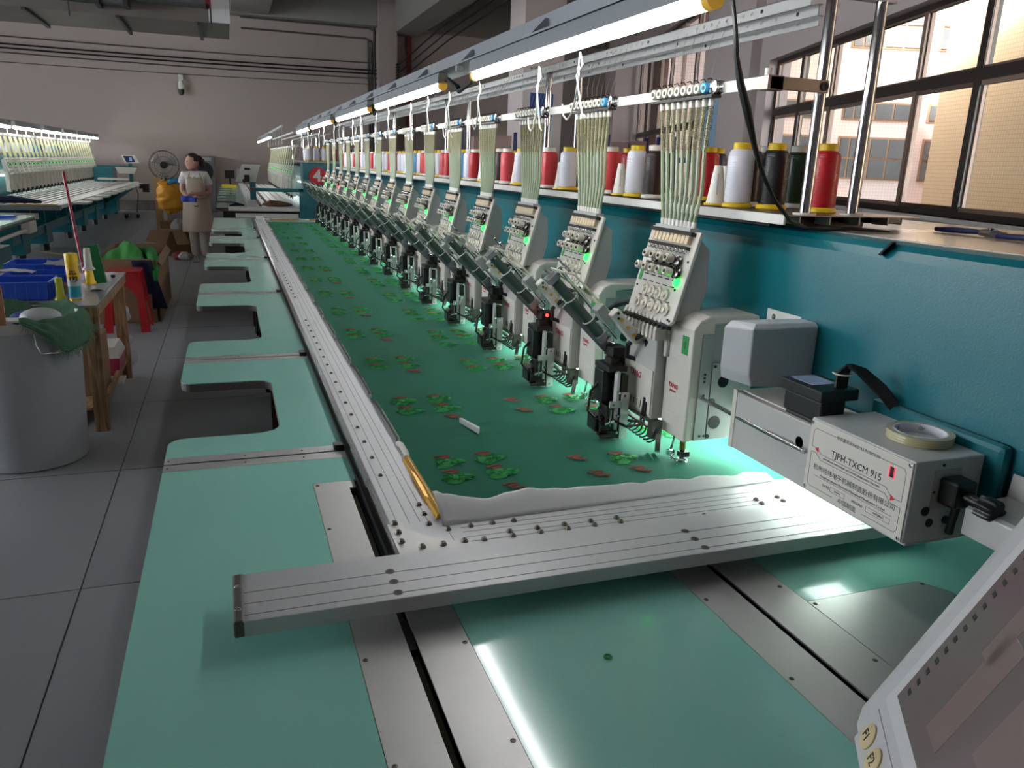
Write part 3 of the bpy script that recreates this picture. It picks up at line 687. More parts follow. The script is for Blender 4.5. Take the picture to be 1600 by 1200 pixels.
obj('display_window', B().box(1.2280, 1.2290, 1.120, 1.131, 1.040, 1.062), 'black', fp)
for bx in ((1.1185, 1.120, 1.039, 1.063), (1.131, 1.1325, 1.039, 1.063)): obj('display_glow', B().box(1.2276, 1.2285, *bx), mat('display_red', 'ff1830', .5, emit=3), fp)
obj('switch_plate', B().box(1.285, 1.355, 1.0735, 1.075, .985, 1.068), 'greyp', t)
kb = obj('switch_body', B().box(1.298, 1.352, 1.03, 1.0735, 1.000, 1.055), 'black', t, bev=.006)
b = B(); b.cyl((1.325, 1.03, 1.026), (1.325, .985, 1.024), .012)
obj('switch_shaft', b, 'black', kb)
b = B(); n = 7; k_ = []
for y_, s_ in ((.995, 1), (.965, 1), (.96, .85)): k_.append([(1.325+.022*s_*(1+.14*cos(7*a))*cos(a), y_, 1.022+.022*s_*(1+.14*cos(7*a))*sin(a)) for a in [2*pi*i/56 for i in range(56)]])
b.rings(k_); obj('star_knob', b, 'black', kb)
obj('cable_stub', B().tube([(1.33, 1.05, 1.0), (1.33, 1.055, .96), (1.335, 1.06, .935)], .008), 'blackm', t)
for x, z, r_ in ((1.277, .982, .010), (1.293, .955, .009), (1.335, .957, .0085), (1.304, 1.078, .003), (1.29, 1.022, .003)):
    b = B(); b.cyl((x, 1.0755, z), (x, 1.073, z), r_, n=14); obj('plug', b, 'black', t)
seat(t, (1.2194, 1.1102, 0.9785), 0.91)
# roll of tape on the box
t = thing('tape_roll', (1.375, 1.185, 1.09), 'roll of clear adhesive tape lying on the control box', 'tape')
b = B(); b.lathe([(.0535, 0), (.066, 0), (.066, .019), (.0535, .019), (.0535, 0)], (1.352, 1.185, 1.0905), n=44, cap=False); obj('tape', b, mat('yellowish_tape', 'b5ad86', .25, coat=.4, wave=(60, 'Z')), t)
b = B(); b.lathe([(.050, 0), (.0535, 0), (.0535, .0195), (.050, .0195), (.050, 0)], (1.352, 1.185, 1.0905), n=44, cap=False); co = obj('core', b, mat('white_card_core', 'dedde4', .7), t)
for a, s in ((100, '85.6'), (40, '50m')):
    a = R(a); d = Vector((cos(a), sin(a), 0)); text('lettering', s, .013, 'print', frame(Vector((1.352, 1.185, 1.100))+d*.0497, (sin(a), -cos(a), 0), (0, 0, 1)), co, depth=.0002)
seat(t, (1.2512, 1.0784, 1.1377), 0.91)
# encoder motor behind the box
t = thing('drive_motor', (1.33, 1.46, 1.0), 'black drive motor with cable bundle on top of the grey duct', 'motor')
obj('motor_body', B().box(1.262, 1.335, 1.385, 1.515, 1.066, 1.118), 'black', t, bev=.006)
obj('lower_body', B().box(1.258, 1.335, 1.375, 1.50, 1.005, 1.07), 'black', t, bev=.004)
obj('connector_box', B().box(1.25, 1.36, 1.375, 1.52, 1.118, 1.146), 'black', t, bev=.004)
obj('rating_label', B().box(1.27, 1.34, 1.43, 1.51, 1.146, 1.1468), mat('blue_grey_label', '8a9ab8', .5), t)
obj('shaft', B().cyl((1.245, 1.42, 1.01), (1.262, 1.42, 1.01), .014), 'chrome', t)
for k in range(9):
    a = (k-4)*.0035
    obj('cable', B().tube([(1.325+a, 1.40, 1.146), (1.33+a, 1.405, 1.18), (1.342+a*.5, 1.40, 1.198), (1.36+a, 1.385, 1.19), (1.40, 1.345, 1.145+a), (1.425, 1.325, 1.11+a)], .005, 6), 'blackm', t)
obj('cable_tie', B().torus((1.33, 1.405, 1.178), (0, 0, 1), .022, .002, 16, 5), 'hose', t)
seat(t, (1.2103, 1.3286, 1.0558), 0.91)
obj('drive_rod', (lambda b: b.cyl((1.15, 1.695, 1.043), (1.119, 1.26, 1.056), .0055))(B()), 'chrome', label='polished steel drive rod running from the first head to the control box', cat='rod')
# pliers on the body
t = thing('pliers', (1.87, 1.5, 1.482), 'pair of pliers with navy grips lying on the teal body', 'pliers')
nv = mat('navy_grip', '101c50', .4)
for s in (-1, 1): obj('handle', B().tube([(1.87, 1.56, 1.492), (1.868+.012*s, 1.60, 1.492), (1.866+.016*s, 1.66, 1.491), (1.868+.01*s, 1.70, 1.490)], [.005, .007, .007, .006], 8), nv, t)
obj('jaw', B().tube([(1.87, 1.57, 1.491), (1.872, 1.53, 1.492), (1.87, 1.48, 1.490)], [.008, .012, .004], 8), 'chrome', t)
obj('pivot', B().cyl((1.872, 1.54, 1.490), (1.872, 1.54, 1.506), .007), 'screw', t)
seat(t, (1.7017, 1.3650, 1.4944), 0.91)
t2 = dup(t, (-.03, -.2, 0), 'second pair of navy-gripped pliers at the right edge of the photo')
# hmi panel in the right foreground
E1 = Vector((.33, -.24, .91)).normalized(); E2 = Vector((-.59, -.81, 0)); E2 = (E2-E1*E2.dot(E1)).normalized(); N1 = E1.cross(-E2)
PC = Vector((.514, .477, 1.140))
mh = frame(PC, E1, -E2)
t = thing('operator_console', PC, 'light grey operator screen panel tilted in the bottom right foreground', 'screen')
def hb(pts, z0, z1):
    b = B(); b.M = mh; b.prism(pts, 'z', z0, z1); return b
Wd, Hd, c_ = .36, .44, .012
outl = lambda e: [(c_+e, -e), (Wd-c_-e, -e), (Wd-e, -c_-e), (Wd-e, -Hd+c_+e), (Wd-c_-e, -Hd+e), (c_+e, -Hd+e), (e, -Hd+c_+e), (e, -c_-e)]
hm = mat('hmi_grey', 'b4b2b2', .5, bump=.05, bs=200)
b = B(); b.M = mh
def ring_pts(pts, z): return [(x, y, z) for x, y in pts]
b.rings([ring_pts(outl(.004)[::-1], -.05), ring_pts(outl(.0)[::-1], -.012), ring_pts(outl(.004)[::-1], -.008), ring_pts(outl(.026)[::-1], 0.0)], True, False)
obj('case', b, hm, t, bev=.002)
sx0, sx1, sy0, sy1 = .070, .32, -.057, -.38
fr2 = hb([(sx0-.014, sy0+.012), (sx1, sy0+.012), (sx1, sy1), (sx0-.014, sy1)], 0, .0015); obj('bezel', fr2, mat('hmi_bezel', 'c2bfbf', .45), t)
scr = obj('screen', hb([(sx0, sy0), (sx1, sy0), (sx1, sy1), (sx0, sy1)], .0015, .0022), mat('screen_glass', '6a5a5c', .08, coat=1., emit=.10), t)
for q, (a, c, e, f) in enumerate(((.02, .06, .10, .03), (.09, .05, .13, .02), (.16, .05, .2, .018), (.05, .12, .12, .05), (.2, .10, .08, .06))): obj('screen_block', hb([(sx0+a, sy0-c), (sx0+a+e, sy0-c), (sx0+a+e, sy0-c-f), (sx0+a, sy0-c-f)], .0022, .0025), mat('screen_pale', '70605e', .1, emit=.14), scr)
for q in range(14): obj('screen_tick', hb([(sx0+.012+.012*q, sy0-.008), (sx0+.016+.012*q, sy0-.008), (sx0+.016+.012*q, sy0-.014), (sx0+.012+.012*q, sy0-.014)], .0022, .0025), 'print', scr)
for q in range(5):
    c0 = mh @ Vector((.026, -.063-.030*q, .0)); kk = obj('key', B().lathe([(.0115, 0), (.0115, .002), (.0095, .0035)], c0, mh.to_3x3() @ Vector((0, 0, 1)), 20), mat('key_beige', 'c8b48a', .5), t)
    text('lettering', 'F%d' % (q+1), .012, 'print', frame(mh @ Vector((.026, -.063-.030*q, .0037)), E1.cross(N1), E1), kk, depth=.0002)
obj('key_tray', hb([(.008, -.045), (.044, -.045), (.044, -.24), (.008, -.24)], 0, .0006), hm, t)
obj('support_arm', B().tube([PC+E1*.12+E2*.2-N1*.05, PC+E1*.12+E2*.2-N1*.15, (1.0, .12, 1.08), (1.33, .12, 1.08)], .022, 10), 'teal', t)

# ================================================================== embroidery heads
Y0 = 1.70; PITCH = .5715
def build_head():
    t = thing('embroidery_unit', (1.25, 1.80, .90), 'embroidery head', 'machine head', 'embroidery heads along the teal body')
    # arm with its white cover
    b = B().prism([(1.110, .918), (1.175, .930), (1.175, 1.238), (1.308, 1.246), (1.308, 1.260), (1.155, 1.262), (1.128, 1.250), (1.110, 1.226)], 'y', 1.702, 1.828)
    cv = obj('arm_cover', b, 'white', t, bev=.005)
    obj('arm_casting', B().box(1.165, 1.309, 1.708, 1.824, .925, 1.240), 'plate', t, bev=.002)
    pl = obj('side_plate', B().box(1.137, 1.172, 1.6985, 1.702, .924, 1.215), 'plate', t, bev=.001)
    obj('side_plate', B().box(1.176, 1.30, 1.6995, 1.708, .924, 1.135), 'greyp', t, bev=.001)
    b = B()
    for x, z in ((1.155, .936), (1.168, .936), (1.155, 1.05), (1.153, 1.088), (1.153, 1.098), (1.153, 1.108)): b.cyl((x, 1.6985, z), (x, 1.697, z), .0035, n=10)
    obj('hole', b, 'black', pl)
    for x, z, r_ in ((1.212, 1.085, .016), (1.197, .972, .018), (1.183, 1.03, .010), (1.180, .934, .006), (1.183, 1.128, .004)):
        obj('bore', B().cyl((x, 1.6995, z), (x, 1.6975, z), r_, n=18), 'black', t)
    # number sticker, ribs, lettering on the front
    obj('number_sticker', B().box(1.1088, 1.11, 1.722, 1.752, 1.155, 1.205), 'green', cv)
    b = B()
    for z in (1.148, 1.141, 1.134, .985, .978, .971, 1.03): b.box(1.1088, 1.1105, 1.735, 1.80, z, z+.0016)
    obj('rib', b, 'white2', cv)
    text('lettering', 'TANG', .017, 'redprint', frame((1.1093, 1.778, 1.058), (0, -1, 0), (0, 0, 1)), cv, depth=.0003, bold=.0006)
    text('lettering', 'JINGWEI', .008, 'redprint', frame((1.1093, 1.778, 1.044), (0, -1, 0), (0, 0, 1)), cv, depth=.0003)
    obj('tension_clip', B().box(1.100, 1.112, 1.815, 1.829, 1.13, 1.225), 'white', t, bev=.002)
    obj('work_lamp', B().box(1.20, 1.28, 1.74, 1.80, .919, .925), 'lamp', t)
    # presser foot
    f = obj('presser_bar', B().cyl((1.130, 1.735, .92), (1.130, 1.735, .888), .0085), 'brass', t)
    obj('needle_clamp', B().cyl((1.130, 1.735, .888), (1.130, 1.735, .862), .007).box(1.121, 1.148, 1.725, 1.745, .868, .882), 'dark', f)
    b = B(); b.torus((1.130, 1.732, .8575), (0, 0, 1), .015, .0028, 22, 6); b.tube([(1.112, 1.75, .925), (1.108, 1.755, .89), (1.104, 1.755, .870), (1.108, 1.745, .861), (1.118, 1.737, .8575)], .0038, 7)
    b.box(1.096, 1.114, 1.747, 1.762, .868, .882); obj('presser_foot', b, 'chrome', f)
    # take-up comb and needle case
    b = B().box(1.09, 1.12, 1.835, 2.03, 1.195, 1.245)
    obj('comb_backing', b, 'dark', t)
    b = B()
    for k in range(10): b.prism([(1.062, 1.178), (1.092, 1.178), (1.092, 1.24), (1.078, 1.24), (1.062, 1.205)], 'y', 1.815+.0215*k, 1.815+.0215*k+.012)
    obj('take_up_comb', b, 'white', t)
    nc = obj('needle_case', B().box(1.082, 1.165, 1.835, 2.012, .945, 1.18), 'greyp', t, bev=.003)
    obj('case_panel', B().box(1.079, 1.082, 1.84, 2.0, .955, 1.085), 'white', nc)
    text('lettering', 'TANG', .024, 'redprint', frame((1.0787, 1.935, 1.055), (0, -1, 0), (0, 0, 1)), nc, depth=.0003, bold=.0006)
    b = B()
    for k in range(7): b.box(1.0782, 1.0795, 1.855+.019*k, 1.858+.019*k, .965, .985)
    obj('slot', b, 'print', nc)
    b = B().box(1.070, 1.080, 1.82, 1.99, .942, .948); b.box(1.062, 1.078, 1.82, 1.99, .928, .934); b.box(1.068, 1.10, 1.80, 1.825, .90, .95); obj('foot_rail', b, 'screw', nc)
    obj('work_lamp', B().box(1.11, 1.16, 1.85, 2.0, .938, .944), 'lamp', nc)  # extra lamp added to brighten the fabric below the needle case
    b = B()
    for k in range(8):
        y = 1.795+.0205*k; b.tube([(1.085, y, .93), (1.080, y, .905), (1.072, y, .897), (1.060, y, .894), (1.052, y, .897)], .0028, 6)
    obj('foot_hook', b, 'blackm', nc)
    obj('cutter', B().bar((1.085, 1.79, .915), (1.058, 1.745, .885), .014, .008), 'chrome', nc)
    # tension board: leans back, carries knobs, rollers, the LED
    p0 = Vector((1.075, 1.76, 1.228)); ydir = Vector((.065, 0, .245)).normalized()
    mb = frame(p0+Vector((0, .25, 0)), (0, -1, 0), ydir)         # x to the right (near), y up the board, z out to the front
    def bb(x0, x1, y0, y1, z0, z1):
        b = B(); b.M = mb; return b.box(x0, x1, y0, y1, z0, z1)
    b = B(); b.M = mb; b.prism([(0, .012), (.012, 0), (.238, 0), (.25, .012), (.25, .25), (0, .25)], 'z', -.010, 0)
    bd = obj('tension_board', b, 'white', t, bev=.002)
    b = B(); pts = [(1.088, 1.235), (1.146, 1.455), (1.185, 1.425), (1.19, 1.33), (1.165, 1.235)]
    b.prism(pts, 'y', 1.778, 1.992); obj('board_housing', b, 'greyp', t, bev=.006)
    for k in range(10): obj('guide_tooth', bb(.028+.0195*k, .044+.0195*k, .213, .236, 0, .012), 'knob2', bd)
    obj('guide_strip', bb(.02, .232, .236, .246, 0, .016), 'dark', bd)
    obj('wire_guide', bb(.022, .224, .199, .207, 0, .014), 'dark', bd)
    b = B(); b.M = mb
    for k in range(10): b.torus((.03+.021*k, .194, .010), (1, 0, 0), .006, .0014, 8, 4)
    obj('guide_ring', b, 'chrome', bd)
    def kn(x, y, name, prof, m):
        b = B(); b.M = mb; b.lathe(prof, (x, y, 0), (0, 0, 1), 16); return obj(name, b, m, bd)
    for k in range(4): kn(.07+.0375*k, .168, 'tension_knob', [(.005, 0), (.005, .018), (.0105, .018), (.0115, .024), (.0110, .040), (.0085, .042), (.005, .040), (.0045, .030)], 'knob')
    for k in range(5): kn(.048+.0375*k, .133, 'tension_knob', [(.005, 0), (.005, .018), (.0105, .018), (.0115, .024), (.0110, .040), (.0085, .042), (.005, .040), (.0045, .030)], 'knob')
    b = B(); b.M = mb
    for k in range(4): b.cyl((.07+.0375*k, .168, .036), (.07+.0375*k, .168, .0425), .0042, n=10)
    for k in range(5): b.cyl((.048+.0375*k, .133, .036), (.048+.0375*k, .133, .0425), .0042, n=10)
    obj('knob_bore', b, 'dark', bd)
    b = B(); b.M = mb
    for k in range(4): b.lathe([(.014, .002), (.016, .006), (.012, .010), (.016, .014), (.010, .017)], (.07+.0375*k+.014, .166, 0), n=14)
    for k in range(5): b.lathe([(.014, .002), (.016, .006), (.012, .010), (.016, .014), (.010, .017)], (.048+.0375*k+.010, .136, 0), n=14)
    obj('tension_disc', b, 'chromed', bd)
    ro = [(.015, 0), (.017, .002), (.017, .006), (.0125, .008), (.0115, .005), (.008, .005), (.0065, .011), (.002, .012)]
    for k in range(4): kn(.070+.036*k, .072, 'thread_roller', ro, 'knob')
    for k in range(5): kn(.050+.038*k, .034, 'thread_roller', ro, 'knob')
    b = B(); b.M = mb
    for k in range(5):
        for y in (.055, .097, .115): b.cyl((.045+.037*k, y, .004), (.063+.037*k, y, .004), .0016, n=6)
    obj('thread_pin', b, 'dark', bd)
    obj('number_sticker', bb(.012, .028, .094, .128, 0, .0012), 'green', bd)
    b = B(); b.M = mb; b.lathe([(.0115, 0), (.0115, .003), (.008, .008), (.001, .009)], (.214, .112, 0), n=16); obj('led', b, 'ledg', bd)
    b = B(); b.M = mb
    for x, y in ((.235, .17), (.215, .092), (.236, .01), (.226, .012), (.016, .078)): b.cyl((x, y, 0), (x, y, .0025), .0032, n=8)
    obj('board_screw', b, 'dark', bd)
    b = B(); b.M = mb; b.box(.004, .246, -.012, -.002, -.006, .006)
    for k in range(11): b.cyl((.012+.022*k, -.008, .0), (.012+.022*k, -.012, .016), .005, n=8)
    obj('pin_row', b, 'dark', bd)
    # thread tubes up to the bar
    tt = []
    for k in range(9):
        pb = Vector((1.140, 1.800+.0195*k, 1.474)); pt = Vector((1.146, 1.782+.0304*k, 1.797)); d = pt-pb
        tb_ = obj('thread_tube', B().tube([pb+d*.05, pb+d*.3+Vector((.004, .002*(k-4), 0)), pb+d*.62], .0052, 8), 'tubeg', t)
        pr = []; n = 52; L_ = d.length*.34
        for i in range(n): pr.append((.0062 if i % 2 else .0048, L_*i/n))
        obj('spring', B().lathe(pr, pb+d*.61, d, 6), 'tubes', tb_)
        obj('ferrule', B().cyl(pb, pb+d*.06, .0072, .0065, 10), 'white2', tb_)
        obj('ferrule', B().cyl(pb+d*.945, pt, .0068, n=10), 'white2', tb_)
    obj('tube_socket', B().box(1.124, 1.152, 1.79, 1.968, 1.466, 1.478), 'greyp', t)
    # roller row on the bar
    for k in range(9):
        y = 1.800+.0318*k
        b = B(); b.lathe([(.004, 0), (.0115, -.001), (.0135, .002), (.0135, .017), (.0105, .019), (.0135, .021), (.0135, .025)], (1.130, y, 1.822), (1, 0, 0), 16)
        ro_ = obj('bar_roller', b, 'blue' if k == 0 else 'knob', t); obj('bore', B().cyl((1.1286, y, 1.822), (1.131, y, 1.822), .0055, n=12), 'dark', ro_)
    b = B(); b.lathe([(.004, 0), (.017, .002), (.017, .010), (.010, .012), (.017, .02), (.017, .028)], (1.133, 1.766, 1.822), (1, 0, 0), 16); obj('tension_spring', b, 'chrome', t)
    b = B().box(1.130, 1.158, 1.76, 2.07, 1.798, 1.804)
    for k in range(9): b.tube([(1.158, 1.797+.0318*k, 1.835), (1.145, 1.792+.0318*k, 1.845), (1.135, 1.792+.0318*k, 1.842)], .0016, 5)
    obj('roller_rail', b, 'dark', t)
    # sequin arm: slanting cylinder, flat arm, controller
    A0, A1, A2 = Vector((.846, 2.05, 1.324)), Vector((1.024, 2.05, 1.136)), Vector((1.185, 2.03, .965))
    sa = obj('slanting_cylinder', B().cyl(A0, A1, .0155, n=16), 'greytube', t)
    obj('end_block', B().bar(A0, A0+(A1-A0)*.07, .040, .036), 'housing', sa); obj('end_block', B().bar(A0+(A1-A0)*.93, A1+(A1-A0)*.02, .040, .036), 'housing', sa)
    obj('guide_rod', B().cyl(A0+Vector((.02, -.012, .022)), A1+Vector((.04, -.012, .0)), .005).cyl(A0+Vector((-.01, .02, .015)), A1+Vector((.01, .02, .015)), .005), 'chrome', sa)
    obj('flat_arm', B().bar(A0+(A1-A0)*.35+Vector((0, .02, -.02)), A2, .008, .034), 'housing', sa)
    obj('lower_arm', B().bar(A1+Vector((.02, -.01, -.02)), A2+Vector((.0, 0, -.02)), .02, .02), 'black', sa)
    b = B(); dA = A1-A0
    for q in (.38, .72): obj('cable_tie', B().torus(A0+dA*q+Vector((0, 0, .006)), dA, .021, .0022, 16, 5), 'white2', sa)
    b = B()
    for q in (.03, .97):
        for w in (-.012, .012): b.cyl(A0+dA*q+Vector((.01, -.018, w)), A0+dA*q+Vector((.01, -.024, w)), .004, n=8)
    b.cyl(A1+Vector((.01, -.02, .0)), A1+Vector((.01, .03, .0)), .009, n=10); b.cyl(A1+Vector((.035, -.02, -.02)), A1+Vector((.035, .03, -.02)), .007, n=10)
    b.cyl(A0+Vector((.03, -.02, .03)), A0+Vector((.012, -.02, .052)), .003, n=6).cyl(A0+Vector((.05, -.02, .012)), A0+Vector((.032, -.02, .036)), .004, n=8)
    obj('fitting', b, 'chrome', sa, kind='stuff')
    obj('pivot_block', B().box(1.035, 1.085, 2.0, 2.06, 1.085, 1.115).box(1.02, 1.05, 1.98, 2.02, 1.07, 1.09), 'dark', sa, bev=.002)
    C0, C1 = Vector((.990, 1.93, 1.238)), Vector((1.072, 1.93, 1.150)); ct = obj('controller', B().bar(C0, C1, .034, .030), 'white2', t, bev=.004)
    dc = (C1-C0).normalized(); up = Vector((0, 1, 0)).cross(dc); up = -up if up.z > 0 else up
    nrm = Vector((0, -1, 0))
    b = B()
    for q in (.25, .5, .75): b.cyl(C0+(C1-C0)*q+Vector((0, -.017, 0)), C0+(C1-C0)*q+Vector((0, -.019, 0)), .0055, n=12)
    obj('button', b, 'gold', ct)
    b = B(); b.cyl(C0+(C1-C0)*.1+Vector((0, -.017, .006)), C0+(C1-C0)*.1+Vector((0, -.019, .006)), .004, n=10).cyl(C0+(C1-C0)*.12+Vector((0, -.017, -.006)), C0+(C1-C0)*.12+Vector((0, -.019, -.006)), .004, n=10)
    obj('button', b, 'dark', ct)
    obj('sensor_block', B().bar(C0+Vector((-.035, .03, .01)), C0+Vector((.0, .03, -.03)), .04, .03), 'plate', t, bev=.003)
    # device with two motors
    dv = obj('device_motor', B().box(.985, 1.035, 1.985, 2.045, .865, .915), 'black', t, bev=.004)
    obj('device_motor', B().box(.995, 1.045, 1.975, 2.035, .955, 1.055), 'black', t, bev=.004)
    obj('motor_flange', B().box(1.0, 1.06, 1.95, 2.045, 1.055, 1.072), 'dark', t, bev=.002)
    obj('device_rail', B().box(1.022, 1.032, 1.935, 1.955, .835+.02, 1.06), 'steel', t, bev=.001)
    obj('device_frame', B().box(1.034, 1.054, 1.93, 1.965, .86, 1.05), 'dark', t)
    obj('device_body', B().box(1.00, 1.06, 1.945, 2.0, .90, .955), 'dark', t, bev=.003)
    obj('device_plate', B().box(1.0, 1.06, 1.928, 1.933, .955, .975).box(1.035, 1.06, 1.926, 1.931, .86, 1.0), 'steel', t, bev=.001)
    b = B()
    for x_, z_ in ((1.027, .88), (1.027, .93), (1.027, 1.0), (1.045, .87), (1.045, .99), (1.01, .965)): b.cyl((x_, 1.935, z_), (x_, 1.925, z_), .004, n=8)
    b.cyl((.99, 1.935, .905), (1.02, 1.935, .912), .005, n=8).cyl((1.005, 1.93, .95), (1.005, 1.93, .90), .003, n=6)
    obj('bolt', b, 'chrome', dv, kind='stuff')
    b = B().box(1.0, 1.05, 1.93, 1.975, .862, .885).box(.985, 1.02, 1.94, 1.96, .885, .90).box(.99, 1.01, 1.96, 1.975, .905, .92).box(.978, 1.0, 1.945, 1.958, .868, .876)
    for q in range(4): b.cyl((.975+.004*q, 1.93+.012*q, .87+.016*q), (1.01, 1.93+.012*q, .87+.016*q), .006, n=8)
    obj('sequin_feeder', b, 'dark', t)
    # hoses and cables
    obj('air_hose', B().tube([A0+Vector((0, 0, .02)), (.90, 2.0, 1.33), (.99, 1.96, 1.235), (1.07, 1.92, 1.185), (1.10, 1.85, 1.185)], .0035, 6), 'hose', t)
    obj('air_hose', B().tube([(.87, 2.06, 1.33), (.96, 1.97, 1.255), (1.02, 1.94, 1.195), (1.08, 1.90, 1.170), (1.105, 1.85, 1.178)], .0035, 6), 'hose', t)
    obj('cable', B().tube([(1.112, 1.835, 1.196), (1.09, 1.86, 1.192), (1.07, 1.90, 1.178), (1.05, 1.94, 1.14), (1.06, 1.96, 1.10), (1.09, 1.95, 1.09), (1.10, 1.91, 1.12), (1.08, 1.89, 1.16)], .0075, 8), 'blackm', t)
    obj('cable_tie', B().torus((1.088, 1.862, 1.191), (1, -1, 0), .010, .002, 12, 5), 'hose', t)
    obj('cable', B().tube([(1.02, 2.0, 1.04), (.975, 2.01, .985), (.965, 2.0, .93), (.985, 1.985, .905), (1.03, 1.96, .915), (1.07, 1.92, .915), (1.075, 1.86, .93), (1.08, 1.86, .99)], .0042, 6), 'blackm', t)
    obj('cable', B().tube([(1.03, 2.0, .96), (.99, 1.98, .94), (1.0, 1.95, .925), (1.05, 1.92, .90), (1.075, 1.88, .915), (1.078, 1.87, 1.0)], .0042, 6), 'blackm', t)
    obj('cable_conduit', B().tube([(1.18, 1.99, 1.29), (1.205, 2.02, 1.28), (1.20, 2.1, 1.245), (1.12, 2.16, 1.215), (1.03, 2.12, 1.18)], .009, 8), 'blackm', t)
    obj('cable_conduit', B().tube([(1.20, 1.84, 1.21), (1.25, 1.9, 1.20), (1.31, 1.93, 1.2)], .010, 8), 'blackm', t)
    return t
M['lamp'] = mat('lit_led_lamp', 'eafff4', .5, emit=LAMP)
M['redprint'] = mat('red_print2', 'b01838', .5)
M['knob2'] = mat('beige_tooth', 'cdb998', .5)
M['chromed'] = mat('dark_chrome', '6a6662', .25, 1)
H0 = build_head()
H0['label'] = 'embroidery head nearest the grey control box, first in the row, with number 1 sticker'
heads = [H0]
for i in range(1, 15):
    h = dup(H0, (0, PITCH*i, 0), '%s embroidery head counted from the control box end of the near machine' % nth(i).capitalize() if i < 14 else 'last embroidery head of the near machine row, closest to the number 4 sign')
    heads.append(h)
cov = [c for c in H0.children if c.name.startswith('arm_cover')][0]
text('number', '1', .03, 'print', frame((1.1086, 1.737, 1.178), (0, -1, 0), (0, 0, 1)), cov, depth=.0003)
def all_children(o):
    for c in o.children:
        yield c; yield from all_children(c)
for c in all_children(heads[12]):
    if c.name.startswith('led'):
        c.data = c.data.copy(); c.data.materials.clear(); c.data.materials.append(M['ledr']); c['label'] = 'red lit indicator'
t = heads[1]
o = obj('led', B().ball((1.035, 1.95+.5715, 1.115), .006), 'ledr', t, label='red lit sensor light'); 
# belt cover box on the first head
t = thing('belt_cover', (1.32, 1.66, 1.08), 'light grey angular belt cover box bolted to the teal body beside the first head', 'cover')
b = B(); b.rings([[(1.200, 1.697, 1.10), (1.250, 1.63, 1.088), (1.438, 1.63, 1.072), (1.438, 1.697, 1.072)], [(1.195, 1.697, 1.13), (1.238, 1.628, 1.118), (1.438, 1.628, 1.10), (1.438, 1.697, 1.10)],
     [(1.195, 1.697, 1.235), (1.236, 1.628, 1.240), (1.438, 1.628, 1.240), (1.438, 1.697, 1.240)], [(1.215, 1.697, 1.252), (1.250, 1.64, 1.252), (1.438, 1.64, 1.250), (1.438, 1.697, 1.250)]], True, False)
obj('casing', b, mat('cover_grey', 'c4c6c8', .35, bump=.05, bs=200), t, bev=.003)
obj('mounting_tab', B().box(1.436, 1.4395, 1.697, 1.84, 1.12, 1.252), 'white2', t)
for y in (1.73, 1.81): screwhead(t, 1.436, y, 1.232, .009, (-1, 0, 0), 'chrome')
seat(t, (1.2012, 1.5106, 1.1286), 0.91)
# thread bar carrying the rollers
t = thing('thread_bar', (1.16, 6, 1.81), 'long flat white bar carrying the roller rows above the heads', 'bar')
obj('bar', B().box(1.158, 1.163, 1.585, 10.0, 1.808, 1.834), 'white2', t)
ws = mat('worn_steel', '8a7e76', .35, .8, var=.1, vs=12)
obj('bar_bracket', B().box(1.163, 1.325, 1.578, 1.586, 1.806, 1.834), ws, t, bev=.001)
obj('bar_clamp', B().box(1.156, 1.20, 1.578, 1.61, 1.804, 1.836), ws, t, bev=.002)
obj('clamp_bolt', B().lathe([(.010, 0), (.010, .004), (.007, .004), (.005, .001)], (1.312, 1.578, 1.820), (0, -1, 0), 14), 'print', t)
obj('bar_knob', B().cyl((1.17, 1.60, 1.836), (1.17, 1.60, 1.852), .008), 'white2', t)
# ================================================================== thread rack, spools
ZS = 1.5285
t = thing('thread_rack', (1.45, 6, 1.50), 'long white tray on the teal body carrying the thread spools', 'rack')
obj('tray', B().box(1.25, 1.66, 1.63, 10.0, 1.508, ZS-.003), 'black', t)
obj('tray_front', B().box(1.244, 1.250, 1.575, 10.0, 1.505, ZS), 'white2', t, bev=.001)
obj('tray_back', B().box(1.655, 1.660, 1.63, 10.0, 1.505, ZS), 'white2', t)
obj('tray_support', B().box(1.30, 1.60, 1.7, 9.9, 1.493, 1.507), 'dark', t)
obj('end_plate', B().box(1.250, 1.660, 1.575, 1.86, ZS-.003, ZS-.0005), ws, t)
for x in (1.29, 1.38, 1.47, 1.56): obj('end_rib', B().box(x, x+.004, 1.577, 1.63, 1.506, ZS-.004), 'housing', t)
# rails above
rt = thing('thread_rail_rack', (1.4, 6, ZS), 'chrome poles carrying three perforated white rails above the spools', 'rack')
RX = (1.265, 1.36, 1.454)
for k, (x, ys) in enumerate(zip(RX, (1.60, 1.69, 1.80))):
    obj('rail', B().box(x-.002, x+.002, ys, 10.2, 1.992, 2.018).box(x-.002, x+.010, ys, 10.2, 2.0155, 2.018), 'rail', rt, bev=.0006)
EYE = (lambda b: (b.torus((0, 0, 0), (1, 0, 0), .005, .002, 10, 5), mesh_of('eyelet', b, 'white2'))[1])(B())
HOL = (lambda b: (b.cyl((-.0006, 0, 0), (.0006, 0, 0), .006, n=10), mesh_of('rail_hole', b, 'print'))[1])(B())
ne = 0
for j in range(14):
    for k, x in enumerate(RX):
        for q in range(8 if k == 0 else 4):
            if ne < 290: inst('eyelet', EYE, rt, (x-.003, 1.82+.5715*j+(.036 if k == 0 else .06)*q+.03*k, 2.005), .8); ne += 1
        inst('rail_hole', HOL, rt, (x-.0026, 1.78+.5715*j-.015*k, 2.005), .8)
